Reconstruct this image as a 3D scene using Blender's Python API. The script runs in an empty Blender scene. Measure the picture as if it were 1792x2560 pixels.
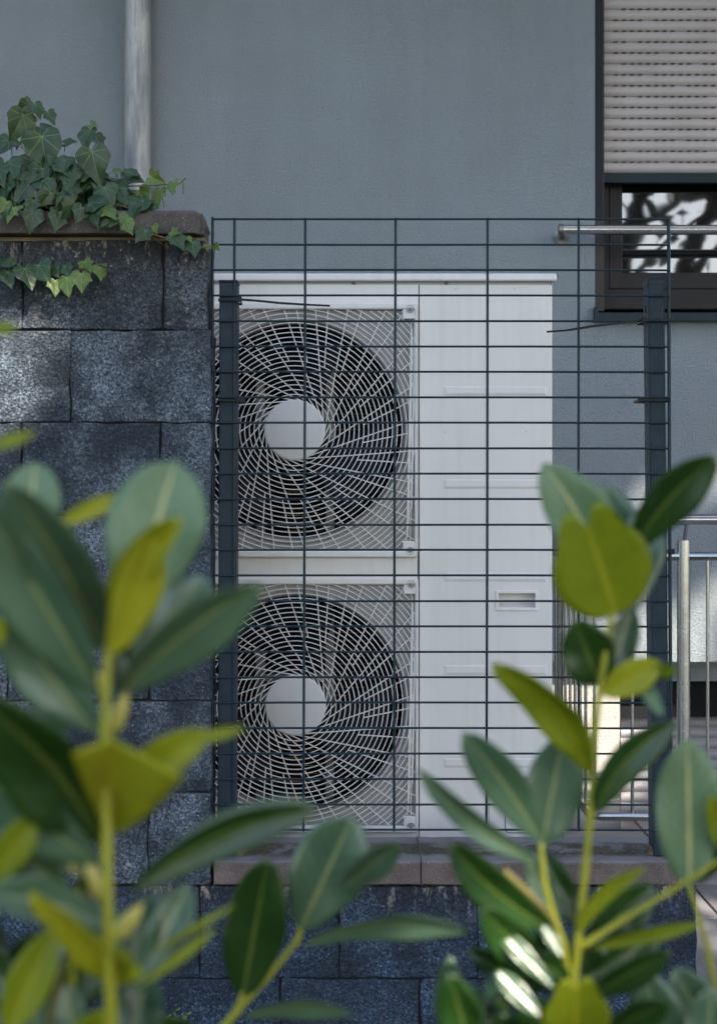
import bpy, math, random
from mathutils import Vector, Matrix
R = math.radians
random.seed(7)
rnd = random.Random(7)
# ------------------------------------------------------------------ camera, sky, sun, exposure
H = 1.12                      # camera height over the paving
F = 3712.0                    # focal length in pixels of the 1792 px wide photograph
def P(px, py, d):
    return Vector(((px - 896.0) / F * d, d, H + (1280.0 - py) / F * d))
scene = bpy.context.scene
cam_data = bpy.data.cameras.new("camera")
cam = bpy.data.objects.new("camera", cam_data)
scene.collection.objects.link(cam)
cam.location = (0, 0, H)
cam.rotation_euler = (R(90), 0, 0)
cam_data.sensor_fit = 'HORIZONTAL'
cam_data.sensor_width = 24.0
cam_data.lens = 24.0 * F / 1792.0
cam_data.clip_start = 0.05
cam_data.clip_end = 2000
cam_data.dof.use_dof = True
cam_data.dof.focus_distance = 3.5
cam_data.dof.aperture_fstop = 5.4
scene.camera = cam

SUN_EL, SUN_AZ = 40.0, 24.0   # behind the camera, to its right
SUN = Vector((math.sin(R(SUN_AZ)) * math.cos(R(SUN_EL)), -math.cos(R(SUN_AZ)) * math.cos(R(SUN_EL)), math.sin(R(SUN_EL))))
world = bpy.data.worlds.new("World")
scene.world = world
world.use_nodes = True
wn = world.node_tree
bg = wn.nodes['Background']
sky = wn.nodes.new('ShaderNodeTexSky')
sky.sky_type = 'NISHITA'
sky.sun_disc = False
sky.sun_elevation = R(SUN_EL)
sky.sun_rotation = math.atan2(SUN.x, SUN.y)
sky.air_density = 1.0
sky.dust_density = 1.5
sky.ozone_density = 1.0
wn.links.new(sky.outputs[0], bg.inputs[0])
bg.inputs[1].default_value = 0.15
sl = bpy.data.lights.new("sun", 'SUN')
sl.energy = 5.0
sl.angle = R(0.5)
sl.color = (1.0, 0.90, 0.76)
so = bpy.data.objects.new("sun", sl)
scene.collection.objects.link(so)
so.rotation_euler = SUN.to_track_quat('Z', 'Y').to_euler()
so.location = SUN * 20
scene.view_settings.view_transform = 'Standard'
scene.view_settings.look = 'None'
scene.view_settings.gamma = 1.0
scene.view_settings.exposure = 1.3
scene.cycles.max_bounces = 8
scene.cycles.sample_clamp_indirect = 8.0

# ------------------------------------------------------------------ helpers
COL = scene.collection
OFF = {}
def tag(o, label=None, cat=None, group=None, kind=None):
    if label: o['label'] = label
    if cat: o['category'] = cat
    if group: o['group'] = group
    if kind: o['kind'] = kind
    return o
def thing(name, loc, label, cat, group=None):
    o = bpy.data.objects.new(name, None)
    o.empty_display_size = 0.05
    COL.objects.link(o)
    o.location = loc
    OFF[o.name] = Vector(loc)
    return tag(o, label, cat, group)

class MB:
    def __init__(s): s.v = []; s.f = []; s.uv = {}
    def add(s, vs, fs):
        n = len(s.v)
        s.v += [Vector(q) for q in vs]
        s.f += [tuple(i + n for i in q) for q in fs]
    def box(s, x0, x1, y0, y1, z0, z1):
        s.add([(x0,y0,z0),(x1,y0,z0),(x1,y1,z0),(x0,y1,z0),(x0,y0,z1),(x1,y0,z1),(x1,y1,z1),(x0,y1,z1)],
              [(0,3,2,1),(4,5,6,7),(0,1,5,4),(1,2,6,5),(2,3,7,6),(3,0,4,7)])
    def prism_y(s, pts, y0, y1):        # closed outline in x,z pushed along y (outline counter-clockwise seen from -y)
        n = len(pts)
        s.add([(x, y0, z) for x, z in pts] + [(x, y1, z) for x, z in pts],
              [tuple(range(n)), tuple(range(2*n-1, n-1, -1))] + [(i, i+n, (i+1) % n + n, (i+1) % n) for i in range(n)])
    def prism_x(s, pts, x0, x1):        # outline in y,z pushed along x
        n = len(pts)
        s.add([(x0, y, z) for y, z in pts] + [(x1, y, z) for y, z in pts],
              [tuple(range(n-1, -1, -1)), tuple(range(n, 2*n))] + [(i, (i+1) % n, (i+1) % n + n, i+n) for i in range(n)])
    def tube(s, pts, r, n=8, caps=True, closed=False):
        pts = [Vector(p) for p in pts]
        m = len(pts)
        rs = r if isinstance(r, (list, tuple)) else [r] * m
        base = len(s.v)
        up = None
        for i, p in enumerate(pts):
            a = pts[i-1] if (i > 0 or closed) else pts[i]
            b = pts[(i+1) % m] if (i < m-1 or closed) else pts[i]
            t = (b - a)
            if t.length < 1e-9: t = Vector((0,0,1))
            t.normalize()
            if up is None:
                up = Vector((0,1,0)) if abs(t.y) < .8 else Vector((1,0,0))
            u = (up - t * up.dot(t))
            if u.length < 1e-6: u = t.orthogonal()
            u.normalize(); up = u
            w = t.cross(u)
            for k in range(n):
                an = 2*math.pi*k/n
                s.v.append(p + (u*math.cos(an) + w*math.sin(an)) * rs[i])
        for i in range(m if closed else m-1):
            j = (i+1) % m
            for k in range(n):
                k2 = (k+1) % n
                s.f.append((base+i*n+k, base+i*n+k2, base+j*n+k2, base+j*n+k))
        if caps and not closed:
            s.f.append(tuple(base+k for k in range(n-1, -1, -1)))
            s.f.append(tuple(base+(m-1)*n+k for k in range(n)))
    def lathe_y(s, c, prof, n=48):      # prof: (radius, y offset), axis along y through c
        base = len(s.v)
        for r, y in prof:
            for k in range(n):
                a = 2*math.pi*k/n
                s.v.append(Vector((c[0] + r*math.cos(a), c[1] + y, c[2] + r*math.sin(a))))
        for i in range(len(prof)-1):
            for k in range(n):
                k2 = (k+1) % n
                s.f.append((base+i*n+k, base+i*n+k2, base+(i+1)*n+k2, base+(i+1)*n+k))
    def disc_y(s, c, r, n=48, back=False):
        base = len(s.v)
        for k in range(n):
            a = 2*math.pi*k/n
            s.v.append(Vector((c[0] + r*math.cos(a), c[1], c[2] + r*math.sin(a))))
        q = tuple(range(base, base+n))
        s.f.append(q[::-1] if back else q)
    def build(s, name, mat, parent=None, smooth=False, bevel=0, segs=2, angle=None, loc=None):
        me = bpy.data.meshes.new(name)
        off = Vector((0,0,0))
        if parent is not None: off = OFF[parent.name]
        elif loc is not None: off = Vector(loc)
        me.from_pydata([tuple(v - off) for v in s.v], [], s.f)
        if s.uv:
            ul = me.uv_layers.new(name="UVMap")
            for lp in me.loops:
                ul.data[lp.index].uv = s.uv.get(lp.vertex_index, (0, 0))
        me.materials.append(mat)
        me.update()
        o = bpy.data.objects.new(name, me)
        COL.objects.link(o)
        if parent is not None:
            o.parent = parent
        elif loc is not None:
            o.location = loc
        OFF[o.name] = off
        if smooth:
            for p in me.polygons: p.use_smooth = True
            if angle is not None:
                me.set_sharp_from_angle(angle=R(angle))
        if bevel > 0:
            b = o.modifiers.new("bevel", 'BEVEL'); b.width = bevel; b.segments = segs; b.limit_method = 'ANGLE'; b.angle_limit = R(40)
            b.harden_normals = False
        return o

# ------------------------------------------------------------------ materials
class NT:
    def __init__(s, name):
        s.m = bpy.data.materials.new(name); s.m.use_nodes = True
        s.t = s.m.node_tree; s.n = s.t.nodes; s.l = s.t.links
        s.b = s.n['Principled BSDF']; s.out = s.n['Material Output']
    def node(s, ty, **kw):
        x = s.n.new(ty)
        for k, v in kw.items(): setattr(x, k, v)
        return x
    def set(s, sock, v):
        if hasattr(v, 'links') or isinstance(v, bpy.types.NodeSocket): s.l.new(v, sock)
        else:
            if isinstance(v, (tuple, list)) and len(v) == 3 and sock.type == 'RGBA': v = (*v, 1)
            sock.default_value = v
    def P(s, **kw):
        for k, v in kw.items(): s.set(s.b.inputs[k.replace('_', ' ')], v)
    def coord(s, kind='Object'):
        return s.node('ShaderNodeTexCoord').outputs[kind]
    def map(s, vec, scale=(1,1,1), loc=(0,0,0), rot=(0,0,0)):
        m = s.node('ShaderNodeMapping'); s.l.new(vec, m.inputs[0])
        m.inputs['Scale'].default_value = scale; m.inputs['Location'].default_value = loc; m.inputs['Rotation'].default_value = rot
        return m.outputs[0]
    def noise(s, vec, scale, detail=4, rough=.55, out=0):
        x = s.node('ShaderNodeTexNoise'); s.l.new(vec, x.inputs['Vector'])
        x.inputs['Scale'].default_value = scale; x.inputs['Detail'].default_value = detail; x.inputs['Roughness'].default_value = rough
        return x.outputs[out]
    def voro(s, vec, scale, feat='F1', out=0):
        x = s.node('ShaderNodeTexVoronoi', feature=feat); s.l.new(vec, x.inputs['Vector']); x.inputs['Scale'].default_value = scale
        return x.outputs[out]
    def ramp(s, fac, stops):
        x = s.node('ShaderNodeValToRGB'); s.l.new(fac, x.inputs[0])
        e = x.color_ramp.elements
        e[0].position, e[0].color = stops[0][0], (*stops[0][1], 1) if isinstance(stops[0][1], tuple) else (*(stops[0][1],)*3, 1)
        e[1].position, e[1].color = stops[1][0], (*stops[1][1], 1) if isinstance(stops[1][1], tuple) else (*(stops[1][1],)*3, 1)
        for p, c in stops[2:]:
            q = e.new(p); q.color = (*c, 1) if isinstance(c, tuple) else (c, c, c, 1)
        return x.outputs[0]
    def mix(s, fac, a, b, mode='MIX'):
        x = s.node('ShaderNodeMix', data_type='RGBA', blend_type=mode)
        s.set(x.inputs[0], fac); s.set(x.inputs[6], a); s.set(x.inputs[7], b)
        return x.outputs[2]
    def math(s, op, a, b=0.0, c=None, clamp=False):
        x = s.node('ShaderNodeMath', operation=op, use_clamp=clamp)
        s.set(x.inputs[0], a); s.set(x.inputs[1], b)
        if c is not None: s.set(x.inputs[2], c)
        return x.outputs[0]
    def sep(s, vec):
        x = s.node('ShaderNodeSeparateXYZ'); s.l.new(vec, x.inputs[0]); return x.outputs
    def bump(s, h, strength=.5, dist=.002, prev=None):
        x = s.node('ShaderNodeBump'); s.set(x.inputs['Height'], h)
        x.inputs['Strength'].default_value = strength; x.inputs['Distance'].default_value = dist
        if prev is not None: s.l.new(prev, x.inputs['Normal'])
        s.l.new(x.outputs[0], s.b.inputs['Normal'])
        return x.outputs[0]
    def island(s):
        return s.node('ShaderNodeNewGeometry').outputs['Random Per Island']

def m_plain(name, col, rough=.5, metal=0.0, dirt=.12, dscale=14, spec=None, bump=0.0, bscale=300):
    if spec is None: spec = .18 if max(col) < .06 else .5
    t = NT(name); c = t.coord()
    n = t.noise(c, dscale, 6, .6)
    dark = tuple(x * (1 - dirt) for x in col); lite = tuple(min(1, x * (1 + dirt * .5)) for x in col)
    t.P(Base_Color=t.ramp(n, [(.3, dark), (.7, lite)]), Metallic=metal, Specular_IOR_Level=spec,
        Roughness=t.ramp(t.noise(c, dscale * 3, 4), [(.3, max(0, rough - .06)), (.7, min(1, rough + .08))]))
    if bump: t.bump(t.noise(c, bscale, 3), bump, .001)
    return t.m

def m_stucco(name, col):
    t = NT(name); c = t.coord()
    big = t.noise(c, 1.3, 5, .6)
    st = t.noise(t.map(c, (9, 9, 1.1)), 1.0, 5, .6)         # faint run-off streaks
    fine = t.noise(c, 170, 4, .65)
    a = t.mix(t.ramp(big, [(.3, 0.0), (.7, 1.0)]), tuple(x * .86 for x in col), tuple(min(1, x * 1.08) for x in col))
    a = t.mix(t.math('MULTIPLY', t.ramp(st, [(.42, 0.0), (.7, 1.0)]), .22), a, tuple(x * .7 for x in col))
    a = t.mix(t.math('MULTIPLY', t.ramp(fine, [(.35, 1.0), (.6, 0.0)]), .25), a, tuple(x * .62 for x in col))
    t.P(Base_Color=a, Roughness=.92, Specular_IOR_Level=.25)
    w = t.noise(c, 75, 2, .5, 1)
    n1 = t.noise(t.mix(.004, t.map(c, (1, 1, 1.5), (0,0,0), (0,.6,0)), w, 'ADD'), 190, 3, .6)
    b = t.bump(t.ramp(n1, [(.32, 0.0), (.68, 1.0)]), 1.0, .0065)
    t.bump(t.noise(c, 420, 2), .35, .0012, b)
    return t.m

def m_block(name, low=False):
    t = NT(name); c = t.coord()
    isl = t.island()
    wv = t.node('ShaderNodeVectorMath', operation='ADD')
    t.l.new(c, wv.inputs[0])
    cm = t.node('ShaderNodeCombineXYZ'); 
    for k in range(3): t.l.new(t.math('MULTIPLY', isl, 3.7 + k), cm.inputs[k])
    t.l.new(cm.outputs[0], wv.inputs[1])
    v = wv.outputs[0]
    grain = t.noise(v, 175, 6, .78)
    clump = t.voro(t.mix(.012, v, t.noise(v, 60, 3, .6, 1), 'ADD'), 150)
    patch = t.noise(v, 9, 6, .65)
    cs = [(.005, .007, .011), (.056, .078, .106), (.175, .215, .26), (.52, .54, .57)]
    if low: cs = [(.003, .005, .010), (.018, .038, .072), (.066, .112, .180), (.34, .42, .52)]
    a = t.ramp(grain, [(.34, cs[0]), (.45, cs[1]), (.56, cs[2]), (.70, cs[3])])
    big = t.noise(v, 4.5, 5, .7)
    a = t.mix(t.ramp(big, [(.36, .7), (.56, 0.0)]), a, t.mix(1.0, a, (.38, .42, .48), 'MULTIPLY'))
    a = t.mix(t.ramp(big, [(.52, 0.0), (.72, .7)]), a, t.mix(1.0, a, (1.7, 1.7, 1.7), 'MULTIPLY'))
    a = t.mix(t.ramp(patch, [(.40, .72), (.60, 0.0)]), a, (.016, .024, .036))
    a = t.mix(t.math('MULTIPLY', t.ramp(isl, [(0, 0.0), (1, 1.0)]), .42), a, (.030, .040, .054))
    a = t.mix(t.ramp(t.voro(v, 75, out=0), [(.0, .7), (.13, 0.0)]), a, (.42, .45, .49))
    g = t.ramp(t.voro(v, 34), [(.0, .9), (.085, 0.0)])
    a = t.mix(g, a, (.50, .46, .42))
    # lime run-off below the coping and weathering towards the top course
    z = t.sep(c)[2]
    zt = 0.0
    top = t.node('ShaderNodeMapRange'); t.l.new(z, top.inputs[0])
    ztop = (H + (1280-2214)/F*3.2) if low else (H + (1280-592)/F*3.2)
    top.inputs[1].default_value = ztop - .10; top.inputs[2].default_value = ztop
    run = t.noise(t.map(c, (34, 34, 11)), 1.0, 7, .8)
    lime = t.math('MULTIPLY', t.math('POWER', top.outputs[0], 1.6), t.ramp(run, [(.53, 0.0), (.60, 1.0)]))
    ln = t.ramp(t.noise(c, 55, 5, .7), [(.60, 0.0), (.67, 1.0)])
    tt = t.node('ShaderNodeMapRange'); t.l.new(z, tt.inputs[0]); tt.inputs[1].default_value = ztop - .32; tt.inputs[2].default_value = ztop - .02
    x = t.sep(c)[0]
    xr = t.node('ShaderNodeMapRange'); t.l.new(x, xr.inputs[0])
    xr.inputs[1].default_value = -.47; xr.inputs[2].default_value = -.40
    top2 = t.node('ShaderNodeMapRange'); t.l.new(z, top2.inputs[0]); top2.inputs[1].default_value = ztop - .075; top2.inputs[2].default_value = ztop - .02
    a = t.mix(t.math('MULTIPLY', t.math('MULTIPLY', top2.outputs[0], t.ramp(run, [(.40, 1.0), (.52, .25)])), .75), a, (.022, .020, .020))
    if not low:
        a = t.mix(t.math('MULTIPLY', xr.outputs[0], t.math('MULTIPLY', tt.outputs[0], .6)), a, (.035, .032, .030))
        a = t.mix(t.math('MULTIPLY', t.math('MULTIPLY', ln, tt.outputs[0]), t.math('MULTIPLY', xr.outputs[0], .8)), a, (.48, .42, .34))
    a = t.mix(t.math('MULTIPLY', lime, .85), a, (.42, .37, .29))
    t.P(Base_Color=a, Roughness=.9, Specular_IOR_Level=.35)
    b = t.bump(t.math('SUBTRACT', 1.0, clump), .9, .006)
    b = t.bump(grain, .9, .004, b)
    t.bump(t.noise(v, 18, 3), .5, .008, b)
    return t.m

def m_coping(name, mossy=False, col=(.15, .135, .135), tw=.45):
    t = NT(name); c = t.coord()
    n = t.noise(c, 260, 4, .7)
    p = t.noise(c, 11, 6, .65)
    a = t.mix(t.ramp(p, [(.35, 0.0), (.65, 1.0)]), tuple(x*.70 for x in col), tuple(x*1.25 for x in col))
    a = t.mix(t.ramp(n, [(.55, 0.0), (.72, .6)]), a, (.36, .34, .33))
    a = t.mix(t.ramp(t.voro(c, 42), [(.0, .8), (.07, 0.0)]), a, (.5, .52, .5))
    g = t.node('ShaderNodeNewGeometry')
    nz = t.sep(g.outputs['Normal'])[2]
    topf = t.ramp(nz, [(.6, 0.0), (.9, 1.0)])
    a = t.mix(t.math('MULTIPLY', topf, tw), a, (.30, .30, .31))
    if mossy:
        y = t.sep(c)[1]
        band = t.math('MULTIPLY', t.ramp(t.noise(c, 14, 6, .75), [(.40, 0.0), (.50, 1.0)]), t.ramp(t.math('ADD', y, t.math('MULTIPLY', t.noise(c, 20, 4), .06)), [(.065, 0.0), (.095, 1.0), (.19, 1.0), (.225, 0.0)]))
        fib = t.noise(c, 110, 6, .85)
        mo = t.ramp(fib, [(.38, (.018, .017, .010)), (.62, (.13, .105, .065))])
        a = t.mix(t.math('MULTIPLY', t.math('MULTIPLY', topf, band), .95), a, mo)
    stain = t.ramp(t.noise(t.map(c, (7, 7, 1)), 1.0, 4, .6), [(.5, 0.0), (.7, .45)])
    a = t.mix(stain, a, tuple(x*.45 for x in col))
    t.P(Base_Color=a, Roughness=.88, Specular_IOR_Level=.3)
    b = t.bump(n, .6, .0025)
    t.bump(t.noise(c, 40, 4), .4, .006, b)
    return t.m

def m_leaf(name, col, col2, rib, trans=.25, rough=.38, tcol=None, vein=.5, back=None, nv=9.0, coat=.0):
    t = NT(name)
    uv = t.node('ShaderNodeTexCoord').outputs['UV']
    c = t.coord()
    s = t.sep(uv)
    u = t.math('ABSOLUTE', t.math('SUBTRACT', s[0], .5))
    isl = t.island()
    n = t.noise(c, 24, 4, .6)
    a = t.mix(t.ramp(n, [(.3, 0.0), (.7, 1.0)]), col, col2)
    a = t.mix(t.math('MULTIPLY', isl, .35), a, tuple(x*.55 for x in col))
    # side veins leaving the midrib at an angle
    ph = t.math('MULTIPLY', t.math('SUBTRACT', s[1], t.math('MULTIPLY', u, .55)), nv * 6.283)
    vv = t.ramp(t.math('COSINE', ph), [(.90, 0.0), (1.0, 1.0)])
    vf = t.math('MULTIPLY', vv, vein * .6)
    a = t.mix(vf, a, tuple(.5*x + .5*y for x, y in zip(col2, rib)))
    rw = t.math('ADD', .018, t.math('MULTIPLY', t.math('SUBTRACT', 1.0, s[1]), .038))
    rf = t.math('SUBTRACT', 1.0, t.math('DIVIDE', u, rw), clamp=True)
    rf = t.ramp(rf, [(.0, 0.0), (.45, 1.0)])
    a = t.mix(t.math('MULTIPLY', rf, min(1, vein * 1.6)), a, rib)
    spot = t.math('MULTIPLY', t.ramp(t.voro(c, 85), [(.0, 1.0), (.13, 0.0)]), t.ramp(t.noise(c, 30, 2), [(.5, 0.0), (.6, .8)]))
    a = t.mix(spot, a, (.10, .07, .02))
    if back is not None:
        g = t.node('ShaderNodeNewGeometry')
        a = t.mix(t.math('MULTIPLY', g.outputs['Backfacing'], .8), a, back)
    t.P(Base_Color=a, Roughness=rough, Specular_IOR_Level=.55)
    if coat: t.P(Coat_Weight=coat, Coat_Roughness=.18)
    b = t.bump(t.math('MULTIPLY', vv, -1.0), .25, .0012)
    t.bump(t.noise(c, 45, 3), .5, .003, b)
    tr = t.node('ShaderNodeBsdfTranslucent')
    t.set(tr.inputs[0], t.mix(1.0, a, tcol or (1.0, 1.0, .45), 'MULTIPLY') if tcol is None else t.mix(.5, a, tcol))
    ms = t.node('ShaderNodeMixShader'); ms.inputs[0].default_value = trans
    t.l.new(t.b.outputs[0], ms.inputs[1]); t.l.new(tr.outputs[0], ms.inputs[2]); t.l.new(ms.outputs[0], t.out.inputs[0])
    return t.m

def m_ivy(name, col, col2, rib, trans, rough):
    t = NT(name); c = t.coord()
    s = t.sep(t.node('ShaderNodeTexCoord').outputs['UV'])
    x = t.math('MULTIPLY', t.math('SUBTRACT', s[0], .5), 2.0)
    ax = t.math('ABSOLUTE', x); y = s[1]
    r = t.math('SQRT', t.math('ADD', t.math('MULTIPLY', x, x), t.math('MULTIPLY', y, y)))
    best = None
    for deg, L in ((0, 1.1), (42, .75), (84, .55), (128, .4)):
        a = R(deg)
        d = t.math('ABSOLUTE', t.math('SUBTRACT', t.math('MULTIPLY', ax, math.cos(a)), t.math('MULTIPLY', y, math.sin(a))))
        f = t.math('ADD', t.math('MULTIPLY', ax, math.sin(a)), t.math('MULTIPLY', y, math.cos(a)))
        d = t.math('ADD', d, t.math('MULTIPLY', t.math('LESS_THAN', f, 0.0), 9.0))
        best = d if best is None else t.math('MINIMUM', best, d)
    w = t.math('MULTIPLY_ADD', r, -.010, .014)
    v = t.ramp(t.math('DIVIDE', best, t.math('MAXIMUM', w, .004)), [(.35, 1.0), (1.0, 0.0)])
    n = t.noise(c, 40, 4, .6); isl = t.island()
    a = t.mix(t.ramp(n, [(.3, 0.0), (.7, 1.0)]), col, col2)
    a = t.mix(t.math('MULTIPLY', isl, .5), a, tuple(q*.5 for q in col))
    net = t.ramp(t.voro(t.map(c, (1,1,1)), 170, 'DISTANCE_TO_EDGE'), [(.0, .35), (.08, 0.0)])
    a = t.mix(net, a, tuple(.6*p+.4*q for p, q in zip(col2, rib)))
    a = t.mix(t.math('MULTIPLY', v, .85), a, rib)
    t.P(Base_Color=a, Roughness=rough, Specular_IOR_Level=.5)
    t.bump(t.noise(c, 90, 3), .35, .002)
    tr = t.node('ShaderNodeBsdfTranslucent'); t.set(tr.inputs[0], t.mix(.5, a, (.5, .6, .1)))
    ms = t.node('ShaderNodeMixShader'); ms.inputs[0].default_value = trans
    t.l.new(t.b.outputs[0], ms.inputs[1]); t.l.new(tr.outputs[0], ms.inputs[2]); t.l.new(ms.outputs[0], t.out.inputs[0])
    return t.m

def m_steel(name, rough=.13, col=(.50, .51, .53), axis=0):
    t = NT(name); c = t.coord()
    t.P(Base_Color=t.ramp(t.noise(c, 5, 4), [(.3, tuple(x*.85 for x in col)), (.7, col)]), Metallic=1.0, Roughness=t.ramp(t.noise(c, 30, 4), [(.3, rough-.04), (.7, rough+.06)]))
    return t.m

def m_zinc(name):
    t = NT(name); c = t.coord()
    n = t.noise(t.map(c, (22, 22, 3.2)), 1.0, 6, .65)
    a = t.ramp(n, [(.30, (.12, .13, .14)), (.46, (.24, .25, .26)), (.57, (.40, .39, .37)), (.66, (.25, .245, .24))])
    t.P(Base_Color=a, Metallic=.35, Roughness=.5)
    t.bump(n, .2, .002)
    return t.m

def m_white(name, col=(.68, .68, .665), rough=.34):
    t = NT(name); c = t.coord()
    n = t.noise(c, 4, 5, .6)
    st = t.noise(t.map(c, (45, 45, 2.2)), 1.0, 4, .6)
    a = t.mix(t.ramp(n, [(.3, 0.0), (.7, 1.0)]), tuple(x*.95 for x in col), col)
    a = t.mix(t.math('MULTIPLY', t.ramp(st, [(.48, 0.0), (.72, 1.0)]), .14), a, (.42, .38, .32))
    a = t.mix(t.ramp(t.voro(c, 26), [(.0, .7), (.022, 0.0)]), a, (.10, .08, .06))
    t.P(Base_Color=a, Roughness=rough, Specular_IOR_Level=.5)
    b = t.bump(t.noise(t.map(c, (3, 3, 2)), 1.0, 2), .35, .006)
    return t.m

M = {}
M['stucco'] = m_stucco('blue grey render', (.39, .445, .485))
M['stucco_lit'] = m_stucco('sun brightened render', (.72, .69, .62))  # brighter copy of the wall render; sunlight is put into its colour
M['block'] = m_block('charcoal aggregate block')
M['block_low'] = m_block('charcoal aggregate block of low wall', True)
M['mortar'] = m_plain('dark joint', (.022, .022, .024), .95)
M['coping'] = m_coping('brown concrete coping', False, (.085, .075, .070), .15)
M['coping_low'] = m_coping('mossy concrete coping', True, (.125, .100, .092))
M['white'] = m_white('cream white sheet steel')
M['white_pl'] = m_white('cream white plastic', (.70, .695, .68), .42)
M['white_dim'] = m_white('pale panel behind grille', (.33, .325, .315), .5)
M['inner'] = m_plain('unit interior black', (.005, .005, .006), .7)
M['blade'] = m_plain('fan blade plastic', (.007, .010, .018), .5)
M['fins'] = m_plain('heat exchanger fins', (.006, .008, .011), .6, .0)
M['brass'] = m_plain('copper tube', (.36, .22, .07), .35, 1.0)
M['bracket'] = m_plain('galvanised bracket', (.22, .235, .24), .45, .4)
M['anth'] = m_plain('anthracite powder coat', (.036, .052, .066), .36, 0, .2, 20)
M['post'] = m_plain('weathered anthracite post', (.018, .034, .048), .5, 0, .3, 30, bump=.2, bscale=200)
M['wire'] = m_plain('green grey coated wire', (.012, .030, .042), .33, 0, .15, 40)
M['cap_pl'] = m_plain('dark plastic cap', (.018, .028, .038), .42, 0, .2, 40)
M['tie'] = m_plain('black nylon', (.008, .010, .012), .42, spec=.2)
M['slat'] = m_plain('greige shutter slat', (.39, .355, .345), .5, 0, .10, 6)
M['slat_low'] = m_plain('grey shutter slat', (.27, .265, .285), .5, 0, .10, 6)
M['slot'] = m_plain('slot dark', (.07, .06, .056), .9)
M['frame'] = m_plain('brown grey window profile', (.022, .021, .024), .42, 0, .12, 8)
M['reveal'] = m_plain('reveal lining', (.055, .050, .050), .6, 0, .12, 8)
M['guide'] = m_plain('guide rail anthracite', (.012, .016, .022), .45)
M['sill'] = m_plain('petrol blue aluminium', (.008, .022, .032), .35)
M['steel'] = m_steel('brushed stainless', .22)
M['steel_v'] = m_steel('brushed stainless upright', .24, axis=2)
M['zinc'] = m_zinc('weathered zinc')
M['dark'] = m_plain('dark opening', (.008, .009, .011), .8)
M['bark'] = m_plain('bark', (.09, .065, .045), .9, 0, .45, 20, bump=.8, bscale=60)
M['stem_iv'] = m_plain('ivy stem', (.15, .12, .045), .6, 0, .3, 60)
M['stem_y'] = m_plain('young laurel stem', (.30, .31, .02), .5, 0, .15, 40)
M['stem_o'] = m_plain('woody laurel stem', (.20, .17, .05), .55, 0, .25, 40)
M['bud'] = m_plain('pale bud', (.50, .44, .10), .5, 0, .15, 60)
M['lime'] = m_leaf('backlit laurel leaf', (.50, .53, .03), (.60, .60, .04), (.62, .58, .04), .45, .40, vein=.45)  # brighter copy of the young leaf, with backlight put into its colour
M['young'] = m_leaf('young laurel leaf', (.27, .345, .012), (.36, .43, .018), (.52, .50, .03), .45, .42, vein=.45)
M['sage'] = m_leaf('sage laurel leaf', (.075, .155, .085), (.11, .20, .12), (.36, .42, .18), .16, .32, vein=.45, coat=.55)
M['pale'] = m_leaf('pale laurel leaf', (.17, .29, .16), (.22, .34, .19), (.62, .62, .30), .28, .40, vein=.6)
M['darkl'] = m_leaf('dark laurel leaf', (.014, .050, .008), (.030, .090, .014), (.20, .26, .06), .15, .30, vein=.35, coat=.25)
M['gloss'] = m_leaf('waxy laurel leaf', (.028, .085, .020), (.045, .12, .03), (.25, .30, .10), .10, .22, vein=.3, coat=.8)
M['ivy'] = m_ivy('ivy leaf', (.010, .036, .010), (.026, .068, .022), (.17, .25, .09), .10, .40)
M['ivy_y'] = m_ivy('young ivy leaf', (.065, .13, .022), (.12, .20, .035), (.38, .44, .15), .22, .42)
M['tree_leaf'] = m_plain('tree foliage', (.05, .085, .025), .6, 0, .4, 3)
M['straw'] = m_plain('dry straw', (.30, .20, .09), .8)
M['soil'] = m_plain('garden soil', (.055, .042, .030), .95, 0, .5, 30, bump=.9, bscale=60)
def m_paver():
    t = NT('concrete paver'); c = t.coord(); isl = t.island()
    a = t.mix(isl, (.20, .185, .18), (.31, .295, .285))
    a = t.mix(t.ramp(t.noise(c, 6, 6, .65), [(.35, .5), (.65, 0.0)]), a, (.13, .12, .115))
    a = t.mix(t.ramp(t.noise(c, 320, 3), [(.55, 0.0), (.7, .4)]), a, (.42, .40, .38))
    t.P(Base_Color=a, Roughness=.85)
    t.bump(t.noise(c, 240, 4), .5, .002)
    return t.m
M['paver'] = m_paver()
def m_glass():
    t = NT('dark window glass'); c = t.coord()
    t.P(Base_Color=(.006, .007, .008), Roughness=.022, IOR=2.1, Specular_IOR_Level=.7)
    t.bump(t.noise(t.map(c, (2.2, 2.2, 3.5)), 1.0, 2), .05, .02)
    return t.m
M['glass'] = m_glass()
def m_ground():
    t = NT('lawn and earth'); c = t.coord()
    a = t.mix(t.ramp(t.noise(c, 2.5, 6), [(.4, 0.0), (.6, 1.0)]), (.045, .075, .022), (.09, .085, .045))
    t.P(Base_Color=a, Roughness=.95); t.bump(t.noise(c, 40, 5), .9, .03)
    return t.m
M['ground'] = m_ground()

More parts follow.
